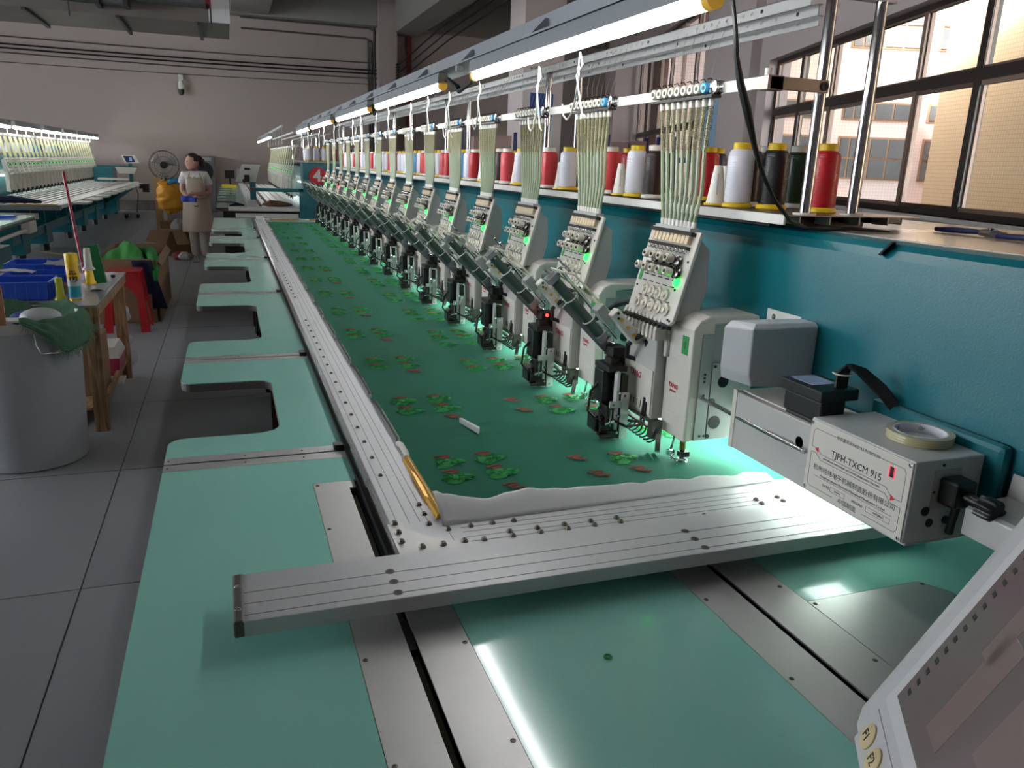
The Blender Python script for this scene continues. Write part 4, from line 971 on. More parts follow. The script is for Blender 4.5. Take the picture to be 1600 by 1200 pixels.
for y in (1.615, 3.35, 5.07, 6.78, 8.5, 9.9):
    for x in (1.334, 1.478):
        obj('pole', B().cyl((x, y, ZS-.002), (x, y, 2.02), .0135, n=16), 'pole', rt)
        obj('pole_collar', B().cyl((x, y, ZS-.001), (x, y, ZS+.004), .028, n=16), 'white2', rt)
    obj('pole_tie', B().box(1.25, 1.51, y-.012, y+.012, 2.018, 2.028), 'chrome', rt)
# spools
def spool_proto(name, kind, c):
    t = thing(name, (0, 0, 0), '', 'thread spool')
    cap = 'yellow'
    capm, body = (mat('yellow_cone', 'e3c01a', .4), c) if kind == 'y' else (mat('white_cone', 'dcd8cf', .45), c)
    m = mat('thread_'+c, c, .35, coat=.2, wave=(70, 'Z'), var=.05, vs=4)
    obj('cone', B().lathe([(.039, 0), (.041, .003), (.040, .010), (.034, .014), (.022, .016), (.021, .150), (.0245, .152), (.0245, .170), (.022, .173), (.014, .173), (.013, .150)], n=24), capm, t)
    obj('thread', B().lathe([(.0345, .014), (.0365, .020), (.0355, .135), (.034, .146), (.028, .154), (.0225, .1555)], n=24), m, t)
    return t
def empty_cone():
    t = thing('empty_cone', (0, 0, 0), '', 'thread cone')
    obj('cone', B().lathe([(.030, 0), (.030, .004), (.026, .012), (.013, .105), (.012, .112), (.008, .112)], n=18), mat('white_cone', 'dcd8cf', .45), t)
    b = B()
    for a in (0, 2*pi/3, 4*pi/3): b.bar((.022*cos(a), .022*sin(a), .03), (.0155*cos(a), .0155*sin(a), .09), .004, .004)
    obj('cone_rib', b, 'greyp', t); obj('cone_base', B().lathe([(.033, 0), (.033, .006), (.01, .007)], n=18), mat('yellow_cone', 'e3c01a', .4), t)
    return t
protos = {}
SPN = {'e6e6f0': 'white', 'b81420': 'deep red', '111318': 'black', '16301c': 'dark green', '2e1a18': 'dark brown', '4a2c20': 'reddish brown', 'd84450': 'coral red', '5a9ad0': 'light blue', 'cf3038': 'bright red', '202c60': 'navy'}
def spool(x, y, kind, c, label=None, group='thread spools on the near machine rack'):
    key = (kind, c)
    if key not in protos:
        p = empty_cone() if kind == 'e' else spool_proto('thread_spool', kind, c); protos[key] = p; o = p; o.location = (x, y, ZS); WL[o.name] = Vector((x, y, ZS))
    else:
        o = dup(protos[key], (0, 0, 0)); o.location = (x, y, ZS)
    o['group'] = group
    o['label'] = label
    return o
# near spools read off one by one: image column -> y on the row
wh, rd, bk, gn, br, rb, co_, lb, r2, nv_ = 'e6e6f0', 'b81420', '111318', '16301c', '2e1a18', '4a2c20', 'd84450', '5a9ad0', 'cf3038', '202c60'
SP = [(1.461, 1.712, 'y', rd, 'red spool with yellow cap between the two nearest chrome poles'),
 (1.40, 1.835, 'y', bk, 'black spool with yellow cap beside the nearest chrome pole'),
 (1.55, 1.93, 'w', gn, 'dark green spool with white base behind the black spool'),
 (1.335, 1.90, 'y', wh, 'white spool with yellow cap left of the black spool, largest of the white ones'),
 (1.43, 1.99, 'w', br, 'dark brown spool partly hidden behind the near white spool'),
 (1.56, 2.10, 'w', rb, 'reddish brown spool between the near white and black spools'),
 (1.345, 2.02, 'e', '', 'empty white cone just left of the near white spool'),
 (1.44, 2.12, 'e', '', 'empty white cone second left of the near white spool'),
 (1.518, 2.344, 'y', rd, 'deep red spool behind the springs of the first head'),
 (1.60, 2.42, 'y', nv_, 'navy spool behind the springs of the first head'),
 (1.36, 2.42, 'w', br, 'dark brown spool left of the first head springs'),
 (1.345, 2.52, 'y', wh, 'white spool with yellow cap between the first two spring bundles'),
 (1.50, 2.88, 'y', rd, 'red spool with yellow cap behind the empty cone, between first two spring bundles'),
 (1.36, 2.665, 'e', '', 'empty white cone on yellow base in front of a red spool'),
 (1.385, 2.80, 'w', r2, 'bright red spool half behind the second spring bundle'),
 (1.50, 2.62, 'w', bk, 'black spool behind the second white spool'),
 (1.42, 2.96, 'w', wh, 'white spool hidden behind the second spring bundle')]
for s in SP: spool(*s)
cols = [wh, r2, gn, wh, lb, co_, bk, wh, rd, wh]
ci = 0
for i in range(3, 15):
    yb = 1.90+.5715*(i-3)+.62
    for j, (dx, dy, kd, c) in enumerate(((1.345, .60, 'y', [wh, wh, wh, wh, wh, lb, wh, wh, wh, wh, wh, wh][i-3]), (1.345, .81, 'w', [r2, co_, rd, r2, r2, wh, r2, wh, r2, wh, r2, wh][i-3]), (1.44, .64, 'y', [gn, bk, br, lb, wh, r2, bk, wh, rd, wh, bk, wh][i-3]), (1.355, .70, 'e', ''), (1.44, .80, 'y', [bk, co_, bk, rd, wh, r2, wh, rd, r2, wh, rd, wh][i-3]), (1.345, .92, 'w', [wh, br, wh, co_, r2, wh, wh, r2, wh, r2, wh, wh][i-3]), (1.54, .72, 'y', rd), (1.345, 1.03, 'y', [br, wh, lb, wh, wh, wh, r2, wh, wh, wh, wh, r2][i-3]))):
        y = yb+dy
        if y > 9.9: continue
        pos = ['front row', 'front row', 'second row', 'front row', 'second row', 'front row', 'third row', 'front row'][j]
        nm = 'empty white cone' if kd == 'e' else SPN[c]+' spool with %s cap' % ('yellow' if kd == 'y' else 'white')
        where = ['beside springs of', 'half behind springs of', 'right behind springs of', 'next to', 'left behind', 'just left of', 'far behind', 'furthest along from'][j]
        spool(dx, y, kd, c, '%s, %s, %s %s head' % (nm, pos, where, nth(i-1)))
# ================================================================== tube lamps above the heads
TY = [(1.35, 2.85), (3.31, 4.83), (5.09, 6.63), (6.96, 8.69), (8.95, 10.49)]
M['hk'] = mat('white_wire', 'dededa', .4)
for i, (a, c) in enumerate(TY):
    t = thing('tube_lamp', (.85, (a+c)/2, 1.91), '%s lit fluorescent tube lamp above the near machine, counted from the camera' % nth(i), 'lamp', 'tube lamps above the near machine')
    obj('tube', B().cyl((.85, a+.012, 1.922), (.85, c-.012, 1.922), .0165, n=14), 'tube', t)
    obj('end_cap', B().cyl((.85, a-.01, 1.922), (.85, a+.012, 1.922), .018, n=14), 'tubecap', t); obj('end_cap', B().cyl((.85, c-.012, 1.922), (.85, c+.01, 1.922), .018, n=14), 'tubecap', t)
    obj('reflector', B().prism([(.828, 1.932), (.872, 1.932), (.868, 1.972), (.832, 1.972)], 'y', a-.01, c+.01), 'housing', t)
t = thing('lamp_rail', (.95, 6, 1.98), 'long grey steel channel carrying the tube lamps over the near machine', 'rail')
obj('channel', B().prism([(.905, 1.985), (.985, 1.985), (.985, 2.05), (.978, 2.05), (.978, 1.992), (.912, 1.992), (.912, 2.05), (.905, 2.05)], 'y', 1.0, 10.5), 'housing', t)
obj('flat_shelf', B().box(.83, .91, 1.0, 10.8, 1.975, 1.981), 'housing', t)
y = 1.55; k = 0
while y < 10.6:
    obj('bracket', B().prism([(.845, 1.982), (.905, 1.982), (.905, 2.035), (.895, 2.035)], 'y', y, y+.006).box(.84, .91, y-.02, y+.03, 1.981, 1.986), 'plast', t)
    obj('bracket_clip', B().box(.836, .862, y-.005, y+.012, 1.955, 1.984), 'plast', t); y += .75
for i in range(4):
    a = TY[i][1]; c = TY[i+1][0]
    m_ = (a+c)/2
    tag(obj('lamp_cable', B().tube([(.85, a+.01, 1.925), (.85, a+.05, 1.90), (.85, m_-.02, 1.885), (.85, m_, 1.90), (.86, c-.05, 1.945), (.86, c-.005, 1.94)], [.004, .004, .009, .011, .008, .004], 7), 'blackm'), 'short black cable joining the %s and %s tube lamps' % (nth(i), nth(i+1)), 'cable')
def hook(x, y, z, s, h=.16, lab=''):
    pts = [(0, 0, 0), (.004, .010, -.03), (-.004, -.006, -.055), (.0, .012, -h*.75), (0, .03, -h), (0, .05, -h-.012), (0, .07, -h), (0, .078, -h+.03)]
    b = B(); b.tube([(x+p, y+q*s, z+r_) for p, q, r_ in pts], .0024, 6); b.tube([(x+p, y-q*s*.8, z+r_) for p, q, r_ in pts[:6]], .0024, 6)
    return tag(obj('wire_hook', b, 'hk'), lab, 'hook', 'wire hooks under the lamps')
hy = [1.98, 2.32, 2.86, 3.35, 3.65, 4.1, 4.6, 5.1, 5.6, 6.1, 6.7, 7.2, 7.8, 8.4, 9.0, 9.6, 10.2]
for i, y in enumerate(hy): hook(.87+.02*(i % 2), y, 1.905, (1 if i % 3 else 1.3), .15+.02*(i % 2), '%s white twisted wire hook hanging under the lamps, counted from the camera' % nth(i))
# hanging power cable in front
cb = B()
pts = [(0.930, 1.418, 1.974), (0.930, 1.407, 1.939), (0.930, 1.386, 1.879), (0.940, 1.390, 1.835), (0.950, 1.383, 1.789), (0.970, 1.378, 1.737), (1.000, 1.387, 1.678), (1.060, 1.427, 1.617), (1.120, 1.453, 1.564), (1.190, 1.484, 1.521)]
pts += [(1.320, 1.584, 1.498), (1.350, 1.552, 1.497), (1.400, 1.523, 1.502), (1.500, 1.505, 1.497)]
rr = [.0042, .0042, .0042, .0055, .0075, .0085, .0055, .0048, .0046, .0046, .0046, .0046, .0046, .002]
obj('power_cable', cb.tube(pts, rr, 8), 'blackm', label='black power cable with inline plug hanging from the lamp rail down to the teal body', cat='cable')
obj('adhesive_tab', B().bar((1.318, 1.305, 1.492), (1.308, 1.326, 1.463), .024, .004), 'black', label='black adhesive tab stuck on the teal edge under the cable', cat='tab')
# loose threads from rails to the roller rows
M['thr'] = mat('thin_thread', 'b9b4b0', .6)
for i in range(5):
    b = B(); y = Y0+PITCH*i
    for k in range(6):
        b.tube([(1.262, y+.22+.05*k, 2.0), (1.23, y+.20+.045*k, 1.95), (1.19, y+.16+.04*k, 1.88), (1.150, y+.10+.0318*k, 1.84)], .0006, 3)
    tag(obj('thread_bundle', b, 'thr'), 'fine threads running from the rails down to the %s roller row' % nth(i), 'threads', 'threads between rails and rollers', 'stuff')
M['strip2'] = mat('lit_far_strip', 'f0fff8', .5, emit=12)

# ================================================================== second machine, beyond, same line
def simple_head(x, y, face=-1, w=.24, label='', group=''):
    # compact machine head; face = -1 looks towards -x, +1 towards +x
    t = thing('embroidery_unit', (x, y, .9), label, 'machine head', group)
    f = face
    def X(a): return x-f*a          # a = distance behind the front plane
    def pb(pts): return [(X(a), z) for a, z in pts]
    y0, y1 = y-w/2, y+w/2
    obj('arm', B().prism(pb([(0, .92), (.06, .93), (.06, 1.2), (.33, 1.21), (.33, 1.25), (.03, 1.26), (0, 1.22)]), 'y', y0+.02, y0+.12), 'white2', t)
    obj('needle_case', B().prism(pb([(-.03, .95), (.04, .95), (.04, 1.2), (-.03, 1.2)]), 'y', y0+.10, y1-.02), 'white', t)
    bd = obj('tension_board', B().prism(pb([(-.035, 1.225), (.03, 1.47), (.04, 1.465), (-.02, 1.225)]), 'y', y0, y1-.02), 'white2', t)
    obj('board_housing', B().prism(pb([(-.015, 1.23), (.04, 1.455), (.085, 1.42), (.06, 1.23)]), 'y', y0+.02, y1-.04), 'greyp', t)
    b = B()
    for r_, (z, a) in enumerate(((1.44, .02), (1.40, .01), (1.32, -.012), (1.27, -.024))):
        for k in range(4): b.cyl((X(a), y0+.04+.045*k, z), (X(a-.035 if r_ < 2 else a-.012), y0+.04+.045*k, z+.005), .012, n=6)
    obj('tension_knob', b, 'knob', bd)
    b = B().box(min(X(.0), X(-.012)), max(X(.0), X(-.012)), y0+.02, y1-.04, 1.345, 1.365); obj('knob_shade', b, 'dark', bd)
    obj('led', B().ball((X(-.008), y0+.03, 1.355), .009, 6, 4), 'ledg', bd)
    b = B()
    for k in range(7): b.tube([(X(.03), y0+.04+.022*k, 1.475), (X(.09), y0+.03+.028*k, 1.8)], .0075, 4)
    obj('thread_tubes', b, 'tubel', t, kind='stuff')
    obj('bar_rollers', B().box(min(X(.07), X(.12)), max(X(.07), X(.12)), y0+.02, y1-.02, 1.81, 1.845), 'white2', t)
    obj('needle_foot', B().cyl((X(.0), y0+.06, .92), (X(.0), y0+.06, .87), .008, n=6).box(min(X(-.03), X(.01)), max(X(-.03), X(.01)), y0+.12, y1-.05, .90, .95), 'dark', t)
    return t
M['tubel'] = mat('pale_thread_tube', 'cfd2a8', .4)
h = simple_head(1.12, 15.6, -1, .42, 'embroidery head nearest the camera on the second machine beyond the number 4 sign', 'heads of the second machine')
for i in range(1, 15):
    dup(h, (0, .60*i, 0), '%s embroidery head of the second machine, counted away from the number 4 sign' % nth(i))
t = thing('machine_beam', (1.8, 19, 0), 'teal body of the second machine beyond the number 4 sign', 'machine')
obj('beam', B().box(1.40, 2.3, 13.3, 24.4, .3, 1.46), 'teal', t, bev=.01); obj('stand', B().box(1.5, 2.2, 13.5, 24, 0, .3), 'teal', t)
ec = obj('end_cabinet', B().box(1.10, 2.3, 12.9, 13.3, 0, 1.55), 'teal', t, bev=.01)
obj('work_light', B().box(1.36, 1.38, 14.2, 24.3, 1.15, 1.165), 'strip2', t)
obj('spool_tray', B().box(1.2, 2.2, 12.95, 24.3, 1.551, 1.575), 'housing', t)
obj('guard_bar', B().box(.36, 1.10, 12.93, 12.99, 1.10, 1.155), 'teal', t, bev=.008); obj('bar_end', B().box(.33, .36, 12.93, 12.99, 1.10, 1.155), 'redp', t)
obj('guard_bar_stay', B().box(1.04, 1.10, 12.93, 12.99, .3, 1.155), 'teal', t)
t = thing('number_sign', (1.325, 12.89, 1.35), 'round red number 4 sign on the teal end cabinet', 'sign')
obj('disc', B().cyl((1.325, 12.9, 1.352), (1.325, 12.885, 1.352), .135, n=40), mat('sign_red', 'c01028', .45), t)
text('number', '4', .25, 'white2', frame((1.318, 12.884, 1.352), (1, 0, 0), (0, 0, 1)), t, depth=.001, bold=.006)
ys_ = [13.1, 14.2, 15.4, 16.6, 17.8, 19.0, 20.2, 21.4, 22.6, 23.8]
for i in range(len(ys_)-1):
    ya, yb = ys_[i]+.01, ys_[i+1]-.01
    t = thing('worktop', (0, ya, .81), '%s mint worktop panel of the second machine beyond the number 4 sign' % nth(i), 'worktop', 'worktop panels of the second machine')
    nt_ = (ya+.35, yb-.35) if i else None
    out = panel_outline(ya, yb, nt_)
    obj('surface', B().prism(out, 'z', T-.003, T), 'mint', t); obj('edge_band', B().prism(out, 'z', T-.032, T-.0031), 'edge', t)
t = thing('fabric_holder', (.7, 19, .85), 'white frame with pale striped fabric on the second machine', 'frame')
obj('bed_plate', B().box(.27, 1.39, 13.1, 24.2, .80, .84), 'alu', t)
obj('side_border', B().box(.28, .40, 13.2, 24.2, .841, .87), 'alu', t); obj('front_border', B().box(-.02, 1.08, 13.02, 13.14, .80, .86), 'white2', t)
for k in range(5): obj('stripe', B().box(.46+.13*k, .50+.13*k, 13.6, 24, .84, .862), mat('rose_brown_cloth', '8a6660', .8) if k < 2 else 'white2', t)
obj('front_drawer_rail', B().box(.08, 1.02, 12.98, 13.02, .70, .765), 'white2', t); obj('under_frame', B().box(-.1, 1.09, 13.15, 13.25, .1, .78), 'dark', t)
# things lying on its front edge
obj('cloth_bundle', B().tube([(.50, 13.35, .885), (.62, 13.3, .905), (.78, 13.35, .895), (.95, 13.3, .888)], [.02, .05, .05, .02], 10), mat('brown_cloth', '6a4a3c', .85, bump=.6, bs=60), label='crumpled brown cloth bundle on the front edge of the second machine', cat='cloth')
obj('cloth_scrap', B().tube([(.0, 13.3, .862), (.1, 13.3, .885), (.22, 13.3, .87)], [.01, .03, .01], 8), 'navy', label='small dark cloth scrap on the front edge of the second machine', cat='cloth')
# its operator panel seen from behind
t = thing('operator_console', (.33, 15, .84), 'cream operator panel of the second machine seen from behind', 'screen')
b = B().prism([(.245, 1.475), (.55, 1.475), (.46, 1.18), (.125, 1.18)], 'y', 14.96, 15.02); obj('case', b, 'white', t, bev=.006)
obj('connector_block', B().box(.27, .36, 14.90, 14.96, 1.18, 1.30).box(.28, .38, 14.92, 14.96, 1.38, 1.42), 'dark', t)
obj('knob', B().lathe([(.03, 0), (.035, .04), (.02, .06)], (.27, 14.9, 1.2), (0, -1, 0), 10), 'dark', t)
obj('column', B().box(.36, .46, 14.97, 15.1, .87, 1.2), 'teal', t)
obj('vent_slots', B().box(.155, .2, 14.95, 14.96, 1.3, 1.4), 'greyp', t)
obj('small_monitor', B().box(-.07, .17, 21.98, 22.02, 1.05, 1.25).box(.03, .07, 21.98, 22.02, .84, 1.05), 'black', label='small black screen on the far end of the second machine worktop', cat='screen')
obj('yellow_tray', B().box(-.15, .2, 21.5, 21.9, .845, .90), 'yellow', label='yellow tray below the small black screen', cat='tray')
for i, (a, c) in enumerate(((17.3, 18.6), (19.0, 20.4), (20.8, 22.2), (22.6, 24.0))):
    t = thing('tube_lamp', (.86, a, 1.98), '%s lit tube lamp above the second machine, counted from its near end' % nth(i), 'lamp', 'tube lamps above the second machine')
    obj('tube', B().cyl((.86, a, 1.995), (.86, c, 1.995), .02, n=8), 'tube', t); obj('reflector', B().box(.83, .89, a, c, 2.01, 2.08), 'housing', t)
t = thing('thread_rail_rack', (1.3, 19, 1.6), 'white rails above the second machine', 'rack')
for k, x in enumerate((.845, 1.25, 1.5, 1.75, 1.95)): obj('rail', B().box(x, x+.03, 16.6 if k else 13.5, 24.2, 2.08, 2.11), 'rail', t)
for y in (14, 17, 20, 23.5): obj('pole', B().cyl((1.75, y, 1.57), (1.75, y, 2.08), .02, n=8), 'chrome', t)
obj('thread_bar', B().box(1.24, 1.25, 15.4, 24.2, 1.81, 1.85), 'white2', t)
for i, (x, c) in enumerate(((1.2, wh), (1.34, wh), (1.46, wh), (1.62, rd), (1.74, rd), (1.86, nv_), (1.95, lb), (2.05, bk), (2.15, nv_))):
    o = dup(protos[('y', c)] if ('y', c) in protos else protos[('w', c)]); o.location = (x, 13.1+.1*(i % 2), 1.577); o['group'] = 'spools above the number 4 sign'
    o['label'] = '%s spool on the teal end cabinet, %s from the left' % (SPN[c], nth(i)); o.scale = (1.3, 1.3, 1.3)
hy2 = [13.3, 14.2, 15.1, 16.0, 16.9, 17.8]
for i, y in enumerate(hy2): hook(.855, y+.3, 2.08, 1.2, .25, '%s white wire hook over the second machine, counted from the camera' % nth(i))

# ================================================================== left machine row
LX = -3.35
h = simple_head(LX, 15.2, 1, .24, 'head at the near end of the left machine row, cut by the photo edge', 'heads of the left machine')
NL = 27
for i in range(1, NL):
    dup(h, (0, .345*i, 0), '%s head of the left machine row, counted from the near end' % nth(i))
t = thing('machine_beam', (-4, 19, 0), 'teal body and legs of the left embroidery machine', 'machine')
obj('beam', B().box(-4.6, -3.68, 11, 24.6, .5, 1.5), 'teal', t, bev=.01)
obj('lower_rail', B().box(-2.98, -2.86, 12.6, 24.3, .30, .44), 'teal', t)
for i in range(12):
    y = 13.0+.95*i
    obj('gusset', B().box(-3.6, -2.88, y, y+.06, .44, .79), 'teal', t)
for i, y in enumerate((13.1, 14.75, 16.9, 18.45, 20.1, 21.7, 23.6)):
    obj('leg_box', B().box(-3.4, -2.84, y-.02, y+.42, .12, .42), 'teal', t); obj('foot', B().cyl((-2.92, y+.12, 0), (-2.92, y+.12, .12), .07, n=8), 'black', t)
obj('brace', B().bar((-2.85, 21.5, .35), (-2.35, 23.5, .78), .1, .1), 'teal', t)
obj('end_post', B().box(-3.3, -2.85, 23.6, 24.4, .05, 1.2), 'teal', t)
obj('work_light', B().box(-3.62, -3.60, 12, 24.4, 1.15, 1.165), 'strip2', t)
obj('spool_tray', B().box(-4.3, -3.75, 12, 24.4, 1.5, 1.52), 'housing', t)
t = thing('fabric_holder', (-2.9, 19, .84), 'long striped aluminium frame table of the left machine', 'frame')
obj('table_edge', B().box(-2.5, -2.30, 12.9, 24.2, .79, .84), 'white2', t)
for k in range(9):
    x = -3.55+.125*k
    obj('slat', B().box(x, x+.075, 13.2, 24.2, .80, .842), 'greyp', t); obj('stripe', B().box(x+.075, x+.125, 13.2, 24.2, .80, .83), mat('brown_strip', '3c2c24', .7), t)
obj('front_bar', B().box(-5.2, -2.28, 12.85, 13.0, .78, .85), 'housing', t); obj('gold_clip', B().box(-2.9, -2.32, 12.9, 13.0, .85, .862), 'gold', t)
obj('front_drawer_rail', B().box(-5.2, -2.55, 12.75, 12.84, .66, .74), 'white2', t)
for i in range(9): obj('tongue', B().box(-2.30, -2.08, 14.0+1.1*i, 14.5+1.1*i, .80, .835), 'white2', t, bev=.02)
b = B(); b.tube([(-3.9, 13.6, .86), (-3.4, 13.5, .89), (-3.0, 13.45, .89), (-2.62, 13.5, .86)], [.03, .06, .06, .02], 8); obj('black_cloth', b, 'navy', label='crumpled black cloth on the near end of the left machine', cat='cloth')
TL = [(12.6, 13.6), (14.2, 15.3), (15.6, 17.5), (17.9, 19.6), (19.9, 21.4), (21.6, 22.9), (23.0, 24.0), (24.1, 24.9)]
for i, (a, c) in enumerate(TL):
    t = thing('tube_lamp', (-3.32, a, 1.95), '%s lit tube lamp above the left machine, counted from the near end' % nth(i), 'lamp', 'tube lamps above the left machine')
    obj('tube', B().cyl((-3.30, a, 1.94), (-3.30, c, 1.94), .022, n=8), 'tube', t); obj('reflector', B().box(-3.45, -3.27, a, c, 1.965, 2.05), 'housing', t)
t = thing('thread_rail_rack', (-3.8, 19, 1.5), 'white rails and posts above the left machine row', 'rack')
for x in (-3.45, -3.75, -4.0): obj('rail', B().box(x, x+.03, 12, 24.6, 2.05, 2.08), 'rail', t)
obj('thread_bar', B().box(-3.47, -3.46, 12, 24.6, 1.82, 1.85), 'white2', t)
for i in range(18): obj('post', B().cyl((-3.42, 13.0+.67*i, 1.83), (-3.42, 13.0+.67*i, 1.96), .012, n=6), 'white2', t)
cl = [rd, wh, wh, rd, wh, wh, wh, lb, wh, nv_, wh, lb, wh, nv_]
for i in range(28):
    c = rd if i < 6 and i % 2 == 0 else (wh if i < 14 else (nv_ if i % 3 == 0 else (lb if i % 3 == 1 else wh)))
    o = dup(protos[('y', c)] if ('y', c) in protos else protos[('w', c)]); o.location = (-3.85-.12*(i % 2), 14.3+.34*i, 1.522); o['group'] = 'spools on the left machine'; o.scale = (1.2, 1.2, 1.2)
    o['label'] = '%s spool on the left machine rack, %s from the near end' % (SPN[c], nth(i))
t = thing('operator_console', (-2.25, 22, .84), 'white operator panel with dark blue screen at the far end of the left machine', 'screen')
b = B(); b.prism([(-2.44, 1.535), (-2.13, 1.545), (-2.04, 1.36), (-2.36, 1.34)], 'y', 22.0, 22.05); obj('case', b, 'white2', t, bev=.005)
b = B(); b.prism([(-2.39, 1.515), (-2.19, 1.52), (-2.13, 1.38), (-2.33, 1.365)], 'y', 21.99, 22.0); sc_ = obj('screen', b, mat('navy_screen', '16223c', .15, emit=.4), t)
b = B(); b.box(-2.26, -2.20, 21.985, 21.99, 1.40, 1.49); obj('screen_window', b, mat('pale_screen', '6a80a8', .3, emit=.5), sc_)
obj('column', B().box(-2.30, -2.22, 22.05, 22.15, .9, 1.4), 'teal', t); obj('arm', B().box(-3.0, -2.1, 22.05, 22.15, 1.23, 1.28), 'teal', t)
t = thing('storage_basket', (-2.34, 21.9, 1.1), 'translucent white plastic basket below the left operator panel', 'basket')
b = B(); b.rings([[(-2.50, 21.8, 1.10), (-2.17, 21.8, 1.10), (-2.17, 22.0, 1.10), (-2.50, 22.0, 1.10)], [(-2.56, 21.75, 1.235), (-2.11, 21.75, 1.235), (-2.11, 22.03, 1.235), (-2.56, 22.03, 1.235)]], True, False)
obj('basket', b, 'white2', t); obj('rim', B().box(-2.57, -2.10, 21.74, 22.04, 1.235, 1.25), 'white2', t)
obj('white_tray', B().box(-2.95, -2.3, 21.6, 21.9, .95, .99), 'white2', label='flat white tray at the far end of the left machine', cat='tray'); 
t = thing('equipment_trolley', (-2.34, 22.2, 0), 'small grey wheeled trolley on the floor by the left machine', 'trolley')
obj('deck', B().box(-2.52, -2.15, 22.1, 22.5, .10, .14), 'housing', t)
for x in (-2.47, -2.2):
    for y in (22.15, 22.45): obj('wheel', B().cyl((x-.02, y, .05), (x+.02, y, .05), .05, n=12), 'black', t)
obj('power_lead', B().tube([(-2.22, 22.3, .14), (-2.2, 22.3, .3), (-2.15, 22.2, .6), (-2.2, 22.2, .8), (-2.0, 22.2, .85)], .01, 5), 'blackm', label='thin dark lead hanging from the left machine to the small trolley', cat='cable')
obj('pulley_block', B().box(-2.02, -1.88, 22.0, 22.3, .66, .86).cyl((-2.1, 22.1, .8), (-1.9, 22.1, .8), .06), 'black', label='black pulley block at the far corner of the left machine', cat='block')
# near left worktop corner with rail
t = thing('side_table', (-2.7, 10, .84), 'mint topped worktop corner with white rail at the left photo edge', 'table')
p = [(-4.5, 7.8), (-1.95, 7.8), (-2.16, 10.5), (-2.24, 11.05), (-4.5, 11.05)]
p = [(-4.5, 8.3), (-2.25, 8.3), (-2.22, 10.95), (-2.28, 11.05), (-4.5, 11.05)]
obj('top', B().prism(p, 'z', .815, .84), 'mint', t, bev=.003); obj('edge_band', B().prism(p, 'z', .79, .8145), 'edge', t)
obj('rail', B().cyl((-2.25, 10.9, .70), (-2.25, 8.3, .70), .022, n=10), 'white2', t); obj('rail_bracket', B().box(-2.29, -2.20, 10.55, 10.9, .66, .79), 'white2', t, bev=.004)
for y in (8.6, 10.6): obj('leg', B().box(-2.9, -2.6, y, y+.3, 0, .79), 'teal', t)
obj('beam', B().box(-3.1, -2.5, 8.3, 10.9, .25, .5), 'teal', t)
obj('blue_pouch', B().box(-2.6, -2.35, 10.55, 10.7, .842, .865), 'bluep', label='small blue pouch on the mint worktop corner at the left edge', cat='pouch')
obj('book', B().box(-2.85, -2.68, 10.4, 10.7, .842, .86), mat('maroon_print', '5a2030', .6), label='dark red booklet on the mint worktop corner at the left edge', cat='booklet')

# ================================================================== aisle things
# grey bin with woven sack
t = thing('waste_bin', (-1.10, 4.62, 0), 'tall round grey plastic waste bin lined with a green woven sack', 'bin')
bc = (-1.08, 4.62)
obj('barrel', B().lathe([(.25, 0), (.262, .01), (.29, .70), (.292, .735)], (*bc, 0), n=48, cap=True), 'binp', t)
obj('rim', B().lathe([(.290, .735), (.305, .737), (.309, .748), (.305, .775), (.300, .785), (.290, .785), (.284, .775), (.270, .60)], (*bc, 0), n=48, cap=False), 'binr', t)
hd = [(-.095, -.012, 0), (-.10, -.02, -.05), (-.085, -.03, -.095), (0, -.035, -.105), (.075, -.03, -.085), (.085, -.02, -.06), (.09, -.01, 0)]
b = B(); ca = R(-48); 
for k in range(1): b.tube([(bc[0]+cos(ca)*(.298-q)-sin(ca)*p, bc[1]+sin(ca)*(.298-q)+cos(ca)*p, .735+r_) for p, q, r_ in hd], .0045, 6)
obj('handle', b, 'chrome', t)
def sackf(u, v):
    a = R(-75+200*u); n = MN.noise(Vector((u*7, v*3, 2))); n2 = MN.noise(Vector((u*22, v*9, 5)))
    q = v
    if q < .35: r_ = .30-.20*(.35-q)/.35; z = .80+.02*n+.01*n2-.16*(.35-q)/.35
    elif q < .5: r_ = .30+.02*(q-.35)/.15; z = .80+.025*n+.01*n2+.01*sin(pi*(q-.35)/.15)
    else:
        e = (q-.5)/.5; d_ = .13+.05*sin(u*9)+.05*n; d_ *= min(1, 6*u)*min(1, 6*(1-u)); r_ = .323+.02*n+.02*e+.008*n2; z = .80+.02*n*(1-e)-d_*e+.012*n2
    return (bc[0]+r_*cos(a), bc[1]+r_*sin(a), z)
b = B(); b.grid(sackf, 90, 26)
sk = obj('woven_sack', b, 'sack', label='frayed green woven sack draped over the rim of the grey bin', cat='sack', solid=.002)
b = B()
for k in range(500):
    u = random.random(); p = Vector(sackf(u, 1.0 if k % 3 else .3)); d_ = Vector((random.uniform(-.02, .02), random.uniform(-.02, .02), random.uniform(-.035, .012)))
    a = R(-75+200*u); out = Vector((cos(a), sin(a), 0))*.008
    b.tube([p, p+d_*.6+out, p+d_*1.2+out*1.5], .0012, 3)
obj('frayed_thread', b, mat('pale_green_thread', '6f8f74', .8), sk, kind='stuff')
obj('plastic_bag', B().ball((bc[0]+.12, bc[1]-.03, .775), (.10, .08, .05), 12, 8), 'foam', label='crumpled clear plastic bag in the grey bin', cat='bag')
obj('blue_rag', B().ball((bc[0]+.05, bc[1]+.03, .76), (.09, .08, .04), 12, 8), mat('deep_blue', '14307a', .8), label='blue rag in the grey bin', cat='rag')
obj('paper_scrap', B().box(bc[0]-.05, bc[0]+.06, bc[1]-.17, bc[1]-.08, .775, .785), 'paper', label='white paper scrap in the grey bin', cat='paper')
